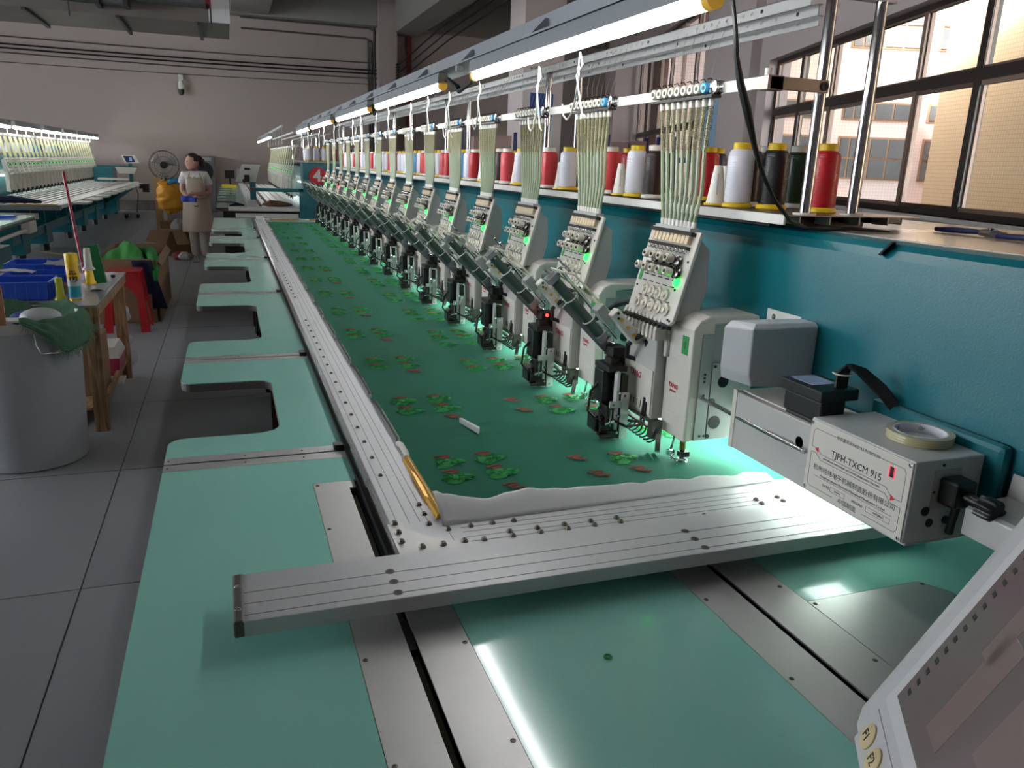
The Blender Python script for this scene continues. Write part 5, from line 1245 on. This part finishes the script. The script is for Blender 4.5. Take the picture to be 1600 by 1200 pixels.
obj('cardboard_sheet', B().box(-1.28, -1.075, 4.40, 4.41, .62, .97), mat('kraft_board', 'a47a5c', .85), label='upright cardboard sheet in the grey bin at the left photo edge', cat='cardboard')
# wooden table
t = thing('wooden_table', (-1.3, 5.7, 0), 'rough wooden work table with a white laminate top beside the grey bin', 'table')
obj('tabletop', B().box(-2.0, -.745, 4.94, 6.35, .758, .77), mat('white_laminate', 'a8a6b0', .22, var=.05, vs=3, coat=.4), t, bev=.001)
obj('apron', B().box(-2.0, -.750, 4.95, 4.972, .70, .757), 'wood', t); obj('apron', B().box(-.772, -.750, 4.972, 6.33, .70, .757), 'wood', t)
for x, y in ((-.83, 4.975), (-.83, 6.2), (-1.95, 6.2), (-1.95, 4.975)): obj('leg', B().box(x, x+.075, y, y+.05, 0, .70), 'wood', t, bev=.002)
obj('stretcher', B().box(-.80, -.775, 5.03, 6.2, .13, .17), 'wood', t); obj('shelf_board', B().box(-1.9, -.80, 5.1, 6.19, .10, .118), 'wood', t)
# on the table
def crate(name, x0, x1, y0, y1, z0, h_, label):
    t = thing(name, ((x0+x1)/2, (y0+y1)/2, z0), label, 'crate', 'blue plastic crates on the wooden table')
    w = .004; b = B(); b.box(x0, x1, y0, y1, z0, z0+w).box(x0, x0+w, y0, y1, z0, z0+h_).box(x1-w, x1, y0, y1, z0, z0+h_).box(x0, x1, y0, y0+w, z0, z0+h_).box(x0, x1, y1-w, y1, z0, z0+h_)
    obj('body', b, 'bluep', t)
    obj('rim', B().box(x0-.006, x1+.006, y0-.006, y0+.001, z0+h_-.012, z0+h_).box(x0-.006, x1+.006, y1-.001, y1+.006, z0+h_-.012, z0+h_).box(x0-.006, x0+.001, y0, y1, z0+h_-.012, z0+h_).box(x1-.001, x1+.006, y0, y1, z0+h_-.012, z0+h_), 'bluep', t, bev=.001)
    n = 6
    for k in range(1, n): b2 = B().box(x0+(x1-x0)*k/n-.002, x0+(x1-x0)*k/n+.002, y0-.005, y0, z0, z0+h_-.012); obj('rib', b2, 'bluep', t)
    for k in range(1, 7): obj('rib', B().box(x1, x1+.005, y0+(y1-y0)*k/7-.002, y0+(y1-y0)*k/7+.002, z0, z0+h_-.012), 'bluep', t)
    return t
crate('plastic_crate', -1.36, -1.02, 5.15, 5.42, .771, .105, 'blue crate at the front left of the table, beside the spray can')
crate('plastic_crate', -1.34, -.985, 5.50, 5.74, .771, .10, 'blue crate in the middle of the table, behind the front crate')
crate('plastic_crate', -1.42, -1.08, 5.95, 6.25, .771, .11, 'blue crate at the back of the table')
obj('plastic_wrap', B().grid(lambda u, v: (-1.17+.2*u, 5.85+.2*v, .895+.02*MN.noise(Vector((u*4, v*4, 1)))-.02*u), 14, 14), 'foam', label='crumpled clear plastic wrap over the back crate', cat='wrap', solid=.001)
obj('paper_sheet', B().grid(lambda u, v: (-1.42+.26*u, 5.47+.12*v, .885+.014*sin(u*3.1)+.01*MN.noise(Vector((u*5, v*3, 4)))), 14, 8), 'paper', label='white leaflet lying across the left blue crates', cat='paper', solid=.0008)
obj('cable_coil', (lambda b: [b.torus((-.985, 5.33, .79+.012*k), (0, 0, 1), .035, .006, 16, 5) for k in range(5)] and b)(B()), mat('brown_cord', '6a4a3c', .7), label='small coil of brown cord between crate and spray can', cat='cord')
t = thing('spray_can', (-.885, 5.14, .77), 'tall yellow and white spray can numbered 192 on the table', 'can')
cx, cy = -.885, 5.14
obj('can', B().lathe([(.030, 0), (.033, .004), (.033, .165), (.033, .172)], (cx, cy, .77), n=28), mat('can_white', 'c8cdd2', .3, .3), t)
obj('label_teal', B().lathe([(.0334, .018), (.0334, .085)], (cx, cy, .77), n=28, cap=False), mat('can_teal', '2a90a0', .35), t)
obj('label_yellow', B().lathe([(.0334, .125), (.0334, .20), (.031, .206)], (cx, cy, .77), n=28, cap=False), mat('can_yellow', 'e0ac14', .35), t)
obj('bottom_ring', B().lathe([(.0336, 0), (.0336, .012)], (cx, cy, .77), n=28, cap=False), 'gold', t)
obj('cap', B().lathe([(.031, .200), (.035, .202), (.035, .268), (.033, .273), (.02, .274)], (cx, cy, .77), n=28), 'yellow', t)
vd = Vector((cx, cy, 0)).normalized(); rx = Vector((vd.y, -vd.x, 0))
def cantext(s, z, size, m='print', bold=0, dx=0): text('lettering', s, size, m, frame(Vector((cx, cy, z))-vd*.0362+rx*dx, rx, (0, 0, 1)), t, depth=.0003, bold=bold)
cantext('192', .90, .032, 'redprint2' if 0 else 'print', .0012); cantext('多用途', .927, .014, 'print', .0004); cantext('粘胶剂', .942, .010, 'print', .0002); cantext('强力喷胶', .882, .008, 'print')
obj('straw', B().tube([(cx-.03, cy, 1.035), (cx-.1, cy+.01, 1.045), (cx-.18, cy+.02, 1.055)], .0022, 6), mat('straw_yellow', 'b8a060', .5), t)
M['yg'] = mat('yellow_green', 'b8c020', .35)
t = thing('thread_cone', (-.965, 5.17, .77), 'yellow green plastic cone standing left of the spray can', 'cone')
obj('cone', B().lathe([(.034, 0), (.034, .008), (.024, .022), (.0195, .115), (.0195, .128)], (-.968, 5.17, .77), n=20), 'yg', t)
t = thing('thread_cone', (-.86, 5.52, .77), 'stack of cream and yellow plastic cones right behind the spray can', 'cone')
obj('base_cone', B().lathe([(.036, 0), (.034, .006), (.024, .02), (.022, .05)], (-.858, 5.52, .77), n=20), 'white', t)
obj('yellow_cone', B().lathe([(.036, .038), (.036, .048), (.028, .06), (.022, .13)], (-.858, 5.52, .77), n=20), 'yellow', t)
obj('top_cone', B().lathe([(.038, .128), (.036, .136), (.024, .148), (.018, .262), (.014, .262)], (-.858, 5.52, .77), n=20), 'white', t)
t = thing('green_box', (-.83, 5.75, .77), 'dark green upright plastic holder at the back of the table', 'holder')
b = B(); b.rings([[(-.875, 5.76, .771), (-.800, 5.76, .771), (-.800, 5.80, .771), (-.875, 5.80, .771)], [(-.91, 5.76, 1.02), (-.83, 5.76, 1.03), (-.83, 5.80, 1.03), (-.91, 5.80, 1.02)]], True, False); obj('body', b, 'greenp', t)
obj('clear_tape', B().grid(lambda u, v: (-.86+.09*u, 5.45+.35*v, .772+.012*sin(u*3.14)*(1-v*.5)), 8, 10), 'foam', label='strip of clear film lying on the right side of the table', cat='film', solid=.0006)
obj('round_stopper', B().lathe([(.014, 0), (.016, .012), (.008, .016)], (-.80, 6.1, .771), n=10), 'dark', label='small dark knob at the back right corner of the table', cat='knob')
# under the table
t = thing('storage_basket', (-.85, 5.85, .118), 'pink basket with a cream slatted lid on the table shelf', 'basket')
b = B(); b.rings([[(-.90, 5.80, .12), (-.785, 5.80, .12), (-.785, 6.10, .12), (-.90, 6.10, .12)], [(-.925, 5.78, .255), (-.77, 5.78, .255), (-.77, 6.12, .255), (-.925, 6.12, .255)]], True, False); obj('basket', b, mat('pink_plastic', 'a83050', .4), t)
b = B(); b.rings([[(-.925, 5.78, .256), (-.77, 5.78, .256), (-.77, 6.12, .256), (-.925, 6.12, .256)], [(-.91, 5.80, .33), (-.80, 5.80, .33), (-.80, 6.10, .33), (-.91, 6.10, .33)]], True, False); obj('lid', b, 'white', t)
for k in range(7): obj('slat', B().bar((-.772, 5.80+.045*k, .26), (-.803, 5.80+.045*k, .328), .012, .003), 'greyp', t)
obj('floor_tray', B().box(-.93, -.74, 5.6, 5.78, .119, .135), 'white2', label='flat white tray at the front of the table shelf', cat='tray')
obj('carton', B().box(-.93, -.81, 5.35, 5.62, .119, .5), 'cardb', label='small brown carton standing on the table shelf', cat='carton', bev=.003)
for k, (x, y, z, r_) in enumerate(((-.80, 6.42, .45, .05), (-.79, 6.27, .28, .05), (-.78, 6.42, .10, .05), (-.87, 5.45, .53, .05))):
    b = B(); c0 = Vector((x, y, z))
    b.grid(lambda u, v, c0=c0, r_=r_, k=k: c0+Vector((cos(2*pi*u)*sin(pi*v), sin(2*pi*u)*sin(pi*v), cos(pi*v)))*r_*(1+.35*MN.noise(Vector((cos(6.28*u)*2, sin(6.28*u)*2, v*3+k)))), 20, 12)
    obj('plastic_bag', b, 'foam', label=['crumpled clear bag hanging behind the table, uppermost', 'crumpled clear bag behind the table, middle one', 'crumpled clear bag near the floor behind the table', 'pinkish clear bag on the small carton'][k], cat='bag')
# red stool
t = thing('plastic_stool', (-.97, 7.9, 0), 'red plastic stool with arched side openings behind the table', 'stool')
def stool_side(o, d1, d2, half):
    # one leaning side with an arched opening
    b = B(); o = Vector(o)
    for (ua, va, ub, vb) in ((-1, 0, -.62, 0), (.62, 0, 1, 0)):
        pass
    pts = [(-half, 0), (-half*.62, 0)]+[(-half*.56*cos(a) if 0 else -half*.56*cos(a), .26+.16*sin(a)) for a in [pi*i/10 for i in range(11)]]+[(half*.62, 0), (half, 0), (half*.78, .55), (-half*.78, .55)]
    n = d1.cross(Vector((0, 0, 1))).normalized()*.006
    def at(p, s): u, v = p; return o+d1*u+Vector((0, 0, v))+d2*(.055*(1-v/.55))+n*s
    f = [at(p, 1) for p in pts]; g = [at(p, -1) for p in pts]
    k = b.av(f+g); m = len(pts)
    # front/back faces as quads around the arch
    L_ = [0, 1, 2, 3, 4, 5, 6, 7]; 
    quads = [(0, 1, 2, m-1), (m-1, 2, 3, 4), (m-1, 4, 5, 6), (m-1, 6, 7, m-2), (7, 8, 9, m-2), (9, 10, 11, m-2), (11, 12, 13, m-2), (13, 14, m-3, m-2) if m > 16 else (12, 13, m-3, m-2)]
    for q in quads:
        q = [x for x in q if x < m]
        if len(set(q)) > 2: b.face([k+x for x in q]); b.face([k+m+x for x in q[::-1]])
    for i in range(m): j = (i+1) % m; b.face((k+i, k+j, k+m+j, k+m+i))
    return b
sc0 = Vector((-.96, 8.08, 0))
for d1, d2, nm in ((Vector((1, 0, 0)), Vector((0, -1, 0)), 0), (Vector((1, 0, 0)), Vector((0, 1, 0)), 1), (Vector((0, 1, 0)), Vector((1, 0, 0)), 2), (Vector((0, 1, 0)), Vector((-1, 0, 0)), 3)):
    obj('side_panel', stool_side(sc0+d2*.135, d1, d2, .19), d1, d2) if False else obj('side_panel', stool_side(sc0+d2*.135, d1, d2, .19), 'redp', t)
obj('seat', B().box(sc0.x-.15, sc0.x+.15, sc0.y-.15, sc0.y+.15, .54, .565), 'redp', t, bev=.012)
# big cardboard box with green cloth
t = thing('cardboard_box', (-1.0, 9.1, 0), 'large open cardboard box full of green cloth in the aisle', 'box')
for n_, bx in (('wall_panel', (-1.24, -.735, 8.35, 8.36, 0, .625)), ('wall_panel', (-1.24, -.70, 9.84, 9.85, 0, .62)), ('wall_panel', (-1.25, -1.24, 8.35, 9.85, 0, .62)), ('wall_panel', (-.71, -.70, 8.36, 9.84, 0, .61))): obj(n_, B().box(*bx), 'cardb', t)
obj('bottom', B().box(-1.24, -.71, 8.36, 9.84, .0, .01), 'cardb', t)
obj('flap', B().bar((-.705, 9.1, .61), (-.665, 9.1, .55), 1.4, .006, (0, 0, 1)), 'cardb', t)
obj('front_leaf', B().box(-.93, -.76, 8.24, 8.25, .04, .3), 'cardb', t)
b = B(); b.grid(lambda u, v: (-1.23+.42*u, 8.5+1.0*v, .58+.14*sin(pi*u)*sin(pi*min(1, v*1.1))+.035*MN.noise(Vector((u*6, v*5, 1)))+.02*sin(9*u+6*v)), 40, 40)
obj('green_cloth', b, 'greenc', label='bright green cloth heaped in the large cardboard box', cat='cloth', solid=.004)
b = B(); b.tube([(-.95, 9.3, .60), (-.80, 8.9, .63), (-.74, 8.5, .60), (-.715, 8.33, .50), (-.72, 8.31, .42)], [.04, .06, .05, .03, .015], 10); obj('green_cloth', b, mat('deep_green_cloth', '1c7a30', .85), label='darker green cloth hanging over the box corner', cat='cloth')
b = B(); b.grid(lambda u, v: (-.92+.17*u+.12*v*(.3+.7*u), 8.33-.012*sin(u*7)-.03*v, .615-.47*v), 14, 14); obj('navy_cloth', b, 'navy', label='navy cloth hanging over the front of the large cardboard box', cat='cloth', solid=.006)
obj('broom_stick', B().cyl((-1.165, 7.55, .74-.74), (-1.375, 8.1, 1.43), .012, n=10), mat('crimson_pole', '9a1030', .35), label='thin crimson broom stick leaning behind the wooden table', cat='stick')
# open carton with flaps, bag, crate, orange sack
t = thing('cardboard_box', (-.85, 14.1, 0), 'open cardboard carton with spread flaps in front of the woman', 'box')
obj('carton_body', B().box(-1.10, -.62, 13.95, 14.45, 0, .40), 'cardb', t)
def quad(name, pts, m, par, th=.006):
    b = B(); b.poly(pts); return obj(name, b, m, par, solid=th)
quad('flap', [(-1.22, 13.92, .43), (-.93, 13.95, .40), (-1.0, 13.80, .20), (-1.29, 13.78, .26)], mat('kraft_light', 'a07c5e', .85), t)
quad('flap', [(-.90, 13.95, .40), (-.72, 13.95, .41), (-.645, 13.80, .21), (-.83, 13.80, .20)], mat('kraft_light', 'a07c5e', .85), t)
t = thing('cardboard_box', (-.95, 14.9, 0), 'low brown carton behind the carton with spread flaps', 'box')
obj('carton_body', B().box(-1.12, -.80, 14.6, 15.0, 0, .50), 'cardb', t)
t = thing('white_crate', (-.9, 15.0, 0), 'pale box with plastic bags behind the cartons', 'box')
obj('crate_body', B().box(-1.02, -.66, 15.05, 15.3, 0, .72), 'greyp', t)
t = thing('wooden_post', (-1.2, 14.8, 0), 'pale wooden post beside the orange sack', 'post'); obj('post', B().box(-1.18, -1.08, 14.75, 14.9, 0, 1.22), mat('pale_wood', 'b09468', .7), t)
obj('plastic_bag', B().grid(lambda u, v: Vector((-.82, 14.45, .42))+Vector((cos(2*pi*u)*sin(pi*v)*.12, sin(2*pi*u)*sin(pi*v)*.1, cos(pi*v)*.14))*(1+.4*MN.noise(Vector((cos(6.28*u)*2, sin(6.28*u)*2, v*3)))), 20, 12), 'foam', label='crumpled clear bag in the carton by the woman', cat='bag')
b = B(); b.grid(lambda u, v: Vector((-.91, 14.35, .92))+Vector((cos(2*pi*u)*sin(pi*v)*.225, sin(2*pi*u)*sin(pi*v)*.2, -cos(pi*v)*.25))*(1+.22*MN.noise(Vector((cos(6.28*u)*1.6, sin(6.28*u)*1.6, v*9)))), 48, 40)
obj('orange_sack', b, 'orangec', label='bulging orange woven sack standing beside the woman', cat='sack')
obj('orange_sack_neck', B().tube([(-.95, 14.3, 1.12), (-1.05, 14.3, 1.16), (-.98, 14.3, 1.21)], [.08, .05, .01], 8), 'orangec', label='knotted orange top of the woven sack', cat='sack')
obj('blue_rag', B().tube([(-.95, 14.3, 1.12), (-.88, 14.25, 1.18), (-.78, 14.25, 1.2), (-.74, 14.25, 1.13)], [.02, .045, .04, .02], 8), mat('sky_blue_cloth', '2a80b8', .8), label='blue cloth on top of the orange sack', cat='cloth')
for k, (x, y) in enumerate(((-.80, 13.50), (-.70, 13.40))):
    obj('snack_bag', B().grid(lambda u, v, x=x, y=y, k=k: Vector((x, y, .06))+Vector((cos(2*pi*u)*sin(pi*v)*.10, sin(2*pi*u)*sin(pi*v)*.08, cos(pi*v)*.065))*(1+.35*MN.noise(Vector((cos(6.28*u)*2, sin(6.28*u)*2, v*3+k)))), 20, 12), mat('red_wrapper', '8a3038', .3, var=.5, vs=14) if k == 0 else 'foam', label=['red wrapped bag on the floor beside the carton', 'clear bag on the floor beside the carton'][k], cat='bag')
# pedestal fan
t = thing('pedestal_fan', (-1.27, 19, 0), 'large dark pedestal fan in front of the back wall', 'fan')
fc = Vector((-1.28, 19, 1.37)); fd = mat('fan_wire', '3c3a3a', .4, .6)
obj('guard_ring', B().torus(fc+Vector((0, -.06, 0)), (0, 1, 0), .30, .006, 40, 5).torus(fc+Vector((0, .1, 0)), (0, 1, 0), .29, .006, 40, 5).torus(fc+Vector((0, -.1, 0)), (0, 1, 0), .18, .003, 30, 4), fd, t)
b = B()
for k in range(28): a = 2*pi*k/28; b.tube([fc+Vector((.05*cos(a), -.11, .05*sin(a))), fc+Vector((.18*cos(a), -.1, .18*sin(a))), fc+Vector((.30*cos(a), -.06, .30*sin(a)))], .0018, 3)
obj('guard_wire', b, fd, t)
for k in range(3):
    a = 2*pi*k/3+.4; b = B(); b.grid(lambda u, v, a=a: fc+Vector(((.05+.21*u)*cos(a+(v-.5)*.9), .03*(v-.5), (.05+.21*u)*sin(a+(v-.5)*.9))), 6, 6); obj('blade', b, mat('fan_blade', '8c8886', .4, .2), t, solid=.004)
obj('motor', B().cyl(fc+Vector((0, -.12, 0)), fc+Vector((0, .2, 0)), .075), 'dark', t)
obj('pole', B().cyl((-1.28, 19.1, .03), (-1.28, 19.1, 1.32), .022), 'dark', t); obj('base', B().lathe([(.25, 0), (.25, .03), (.05, .05)], (-1.28, 19.1, 0), n=24), 'dark', t)
# cabinet cooler at the back wall
t = thing('air_cooler', (-.7, 25, 0), 'tall grey upright cooler cabinet with a round fan grille at the back wall', 'cooler')
obj('cabinet', B().box(-1.1, -.33, 24.9, 25.4, .0, 1.58), mat('cooler_grey', '6e6c6c', .5), t, bev=.02)
obj('grille_ring', B().torus((-.66, 24.89, 1.15), (0, 1, 0), .26, .02, 30, 6), 'dark', t)
obj('grille', B().cyl((-.66, 24.9, 1.15), (-.66, 24.88, 1.15), .25, n=30), 'black', t)
obj('upper_panel', B().box(-1.0, -.42, 24.88, 24.9, 1.44, 1.54), 'plate', t)
# ------------------------------------------------------------------ the woman
def skinned(name, pts, edges, rad, m, parent, sub=2, root=0):
    o0 = WL[parent.name]; me = bpy.data.meshes.new(name); me.from_pydata([Vector(p)-o0 for p in pts], edges, []); me.materials.append(M[m])
    o = bpy.data.objects.new(name, me); COL.objects.link(o); o.parent = parent; WL[o.name] = o0
    sk_ = o.modifiers.new('skin', 'SKIN'); sk_.use_smooth_shade = True
    if not me.skin_vertices: 
        bpy.context.view_layer.objects.active = o
        me.attributes  # ensure
    sv = me.skin_vertices[0].data if me.skin_vertices else None
    if sv is None: return o
    for i, r_ in enumerate(rad): sv[i].radius = r_ if isinstance(r_, tuple) else (r_, r_); sv[i].use_root = (i == root)
    s_ = o.modifiers.new('sub', 'SUBSURF'); s_.levels = sub; s_.render_levels = sub
    return o
PX, PY = -.47, 13.1
t = thing('person', (PX, PY, 0), 'woman in white shirt and beige apron standing in the aisle, looking left, holding blue cloth', 'person')
def pp(x, y, z): return (PX+x, PY+y, z)
def add_body(name, pts, edges, rad, m):
    o0 = WL[t.name]; me = bpy.data.meshes.new(name); me.from_pydata([Vector(p)-o0 for p in pts], edges, []); me.materials.append(M[m])
    o = bpy.data.objects.new(name, me); COL.objects.link(o); o.parent = t; WL[o.name] = o0
    o.modifiers.new('skin', 'SKIN').use_smooth_shade = True
    sv = me.skin_vertices[0].data
    for i, r_ in enumerate(rad): sv[i].radius = r_ if isinstance(r_, tuple) else (r_, r_)
    sv[0].use_root = True
    s_ = o.modifiers.new('sub', 'SUBSURF'); s_.levels = 2; s_.render_levels = 2
    return o
# body: pelvis root, spine, neck, head, arms, legs, one surface
P_ = [pp(0, 0, .86), pp(0, 0, 1.0), pp(0, 0, 1.14), pp(0, .0, 1.27), pp(0, .005, 1.345), pp(-.005, -.005, 1.41),                # 0-5
      pp(.15, .0, 1.31), pp(.205, -.02, 1.06), pp(.06, -.17, 1.045), pp(.01, -.21, 1.05),                                      # 6-9 her left arm (photo right)
      pp(-.15, .0, 1.31), pp(-.19, -.03, 1.08), pp(-.10, -.18, .99), pp(-.05, -.22, 1.0),                                       # 10-13
      pp(.085, .0, .80), pp(.085, -.02, .46), pp(.09, .02, .08), pp(-.085, .0, .80), pp(-.07, .03, .46), pp(-.06, .08, .08)]    # 14-19
E_ = [(0, 1), (1, 2), (2, 3), (3, 4), (4, 5), (3, 6), (6, 7), (7, 8), (8, 9), (3, 10), (10, 11), (11, 12), (12, 13), (0, 14), (14, 15), (15, 16), (0, 17), (17, 18), (18, 19)]
add_body('body', P_, E_, [(.14, .11), (.125, .10), (.135, .10), (.14, .095), (.05, .05), (.045, .05), .055, .040, .030, .026, .055, .040, .030, .026, .085, .058, .042, .085, .058, .042], 'skin')
# shirt, trousers
add_body('shirt', [pp(0, 0, .93), pp(0, 0, 1.05), pp(0, 0, 1.18), pp(0, 0, 1.28), pp(0, .0, 1.325), pp(.145, 0, 1.315), pp(.205, -.015, 1.15), pp(-.145, 0, 1.315), pp(-.195, -.02, 1.17)],
         [(0, 1), (1, 2), (2, 3), (3, 4), (3, 5), (5, 6), (3, 7), (7, 8)], [(.155, .125), (.145, .12), (.155, .118), (.15, .11), (.075, .07), .072, .068, .072, .068], 'shirt')
add_body('trousers', [pp(0, 0, .88), pp(.085, 0, .78), pp(.085, -.015, .45), pp(.09, .015, .08), pp(-.085, 0, .78), pp(-.07, .03, .45), pp(-.06, .08, .09)],
         [(0, 1), (1, 2), (2, 3), (0, 4), (4, 5), (5, 6)], [(.155, .125), .10, .078, .068, .10, .078, .068], 'trousers')
b = B()
def aprf(u, v):
    a = R(-165+150*u); z = 1.0-.52*v; rr = .165+.035*v+.006*sin(u*14+v*2); return pp(rr*1.12*cos(a), rr*.92*sin(a), z)
b.grid(aprf, 30, 14); ap = obj('apron_skirt', b, 'apron', t, solid=.006)
b = B(); b.grid(lambda u, v: pp((-.105+.21*u)*(1+.25*v), -.128-.02*sin(pi*u), 1.28-.29*v), 12, 8); obj('apron_bib', b, 'apron', t, solid=.006)
b = B(); b.tube([pp(-.09, -.12, 1.27), pp(-.07, -.06, 1.345), pp(-.03, .05, 1.36)], .009, 6); b.tube([pp(.09, -.12, 1.27), pp(.07, -.06, 1.345), pp(.03, .05, 1.36)], .009, 6); obj('apron_strap', b, 'apron', t)
obj('apron_tie', B().torus(pp(0, 0, 1.0), (0, 0, 1), .163, .008, 30, 6), 'apron', t)
obj('pocket_label', B().box(PX-.03, PX+.03, PY-.205, PY-.198, .86, .875), 'print', t)
obj('necklace', B().torus(pp(0, -.045, 1.335), (0, -.75, .65), .062, .006, 24, 5), mat('brown_lanyard', '6a2a20', .6), t)
b = B()
for k in range(5): b.ball(pp(-.06+.03*k, -.135, 1.285-.012*(2-abs(k-2))), .007, 6, 4)
obj('collar_button', b, 'print', t)
# head turned to the left
hm_ = Matrix.Translation(Vector(pp(-.015, -.01, 1.505))) @ Euler((0, 0, R(-72))).to_matrix().to_4x4()    # local -y = face direction
b = B(); b.M = hm_
hp = []
for z, rx_, ry_, oy in ((-.118, .022, .030, -.035), (-.105, .045, .055, -.030), (-.08, .058, .072, -.016), (-.045, .067, .088, -.004), (0, .073, .095, .0), (.045, .073, .096, .004), (.08, .062, .084, .006), (.105, .040, .055, .008), (.118, .012, .016, .008)):
    ring = []
    for i in range(20):
        a = 2*pi*i/20; x = rx_*cos(a); y = ry_*sin(a)+oy
        if sin(a) < -.93 and -.05 < z < .01: y -= .018
        ring.append((x, y, z))
    hp.append(ring)
b.rings(hp); hd_ = obj('head', b, 'skin', t, sub=1)
b = B(); b.M = hm_
b.prism([(-.100, .02), (-.122, -.030), (-.100, -.036)], 'x', -.010, .010); obj('nose', b, 'skin', hd_, bev=.004)
b = B(); b.M = hm_
for s in (-1, 1): b.ball((.030*s, -.088, .008), (.012, .008, .006), 8, 6)
obj('eye', b, 'print', hd_)
b = B(); b.M = hm_; b.ball((0, -.092, -.062), (.020, .008, .006), 10, 6); obj('mouth', b, mat('lip_tone', '8a4a44', .5), hd_)
b = B(); b.M = hm_
for s in (-1, 1): b.ball((.074*s, .008, -.008), (.010, .018, .028), 8, 6)
obj('ear', b, 'skin', hd_)
b = B(); b.M = hm_
b.grid(lambda u, v: ((.079+.003*sin(u*40))*cos(2*pi*u)*sin(.02+v*1.75), .012+(.103+.003*sin(u*40))*sin(2*pi*u)*sin(.02+v*1.75)+(.03*v if sin(2*pi*u) < -.3 else 0), .028+.100*cos(.02+v*(1.75 if sin(2*pi*u) > -.25 else 1.15))), 40, 12)
b.ball((.0, .135, .0), (.055, .05, .06), 14, 10); b.tube([(0, .13, -.02), (.01, .15, -.07), (.02, .14, -.10)], [.045, .03, .008], 8); b.ball((0, .10, .05), (.05, .05, .045), 12, 8)
obj('hair', b, 'hair', hd_)
# hands with fingers
def hand(wr, d, up, side, nm='hand'):
    wr, d, up = Vector(wr), Vector(d).normalized(), Vector(up).normalized(); s = d.cross(up).normalized()*side; b = B()
    b.tube([wr-d*.02, wr+d*.01, wr+d*.045, wr+d*.075], [.020, .022, .030, .024], 10)
    for k in range(4):
        r0 = wr+d*.07+s*(-.024+.016*k); ln = (.062, .070, .066, .052)[k]
        b.tube([r0, r0+d*ln*.4, r0+d*ln*.75-up*.012, r0+d*ln*.9-up*.03], [.0085, .008, .007, .005], 6)
    r0 = wr+d*.02-s*.022; b.tube([r0, r0+d*.03-s*.018, r0+d*.055-s*.02-up*.006], [.010, .009, .006], 6)
    return obj(nm, b, 'skin', t)
hand(pp(.01, -.21, 1.05), (-1, -.2, .0), (0, 0, 1), 1); hand(pp(-.05, -.22, 1.0), (.9, -.3, .1), (0, 0, 1), -1)
for sx_, yy in ((.09, .015), (-.06, .08)):
    b = B(); b.rings([[pp(sx_-.035, yy+.08, 0), pp(sx_+.035, yy+.08, 0), pp(sx_+.045, yy-.12, 0), pp(sx_-.045, yy-.12, 0)][::1], [pp(sx_-.04, yy+.085, .03), pp(sx_+.04, yy+.085, .03), pp(sx_+.045, yy-.13, .03), pp(sx_-.045, yy-.13, .03)], [pp(sx_-.032, yy+.075, .09), pp(sx_+.032, yy+.075, .09), pp(sx_+.032, yy-.07, .06), pp(sx_-.032, yy-.07, .06)]], True, False); obj('shoe', b, mat('beige_shoe', '8a8478', .6), t, bev=.01)
b = B(); b.grid(lambda u, v: pp(-.20+.20*u, -.27+.08*v+.01*sin(u*8), .985+.03*sin(3*u+2*v)), 12, 8); b.grid(lambda u, v: pp(-.20+.21*u, -.275-.012*sin(u*9), 1.0-.07*v), 12, 6)
obj('blue_cloth', b, mat('periwinkle_cloth', '3a56c0', .7), label='folded blue cloth held by the woman', cat='cloth', solid=.008)
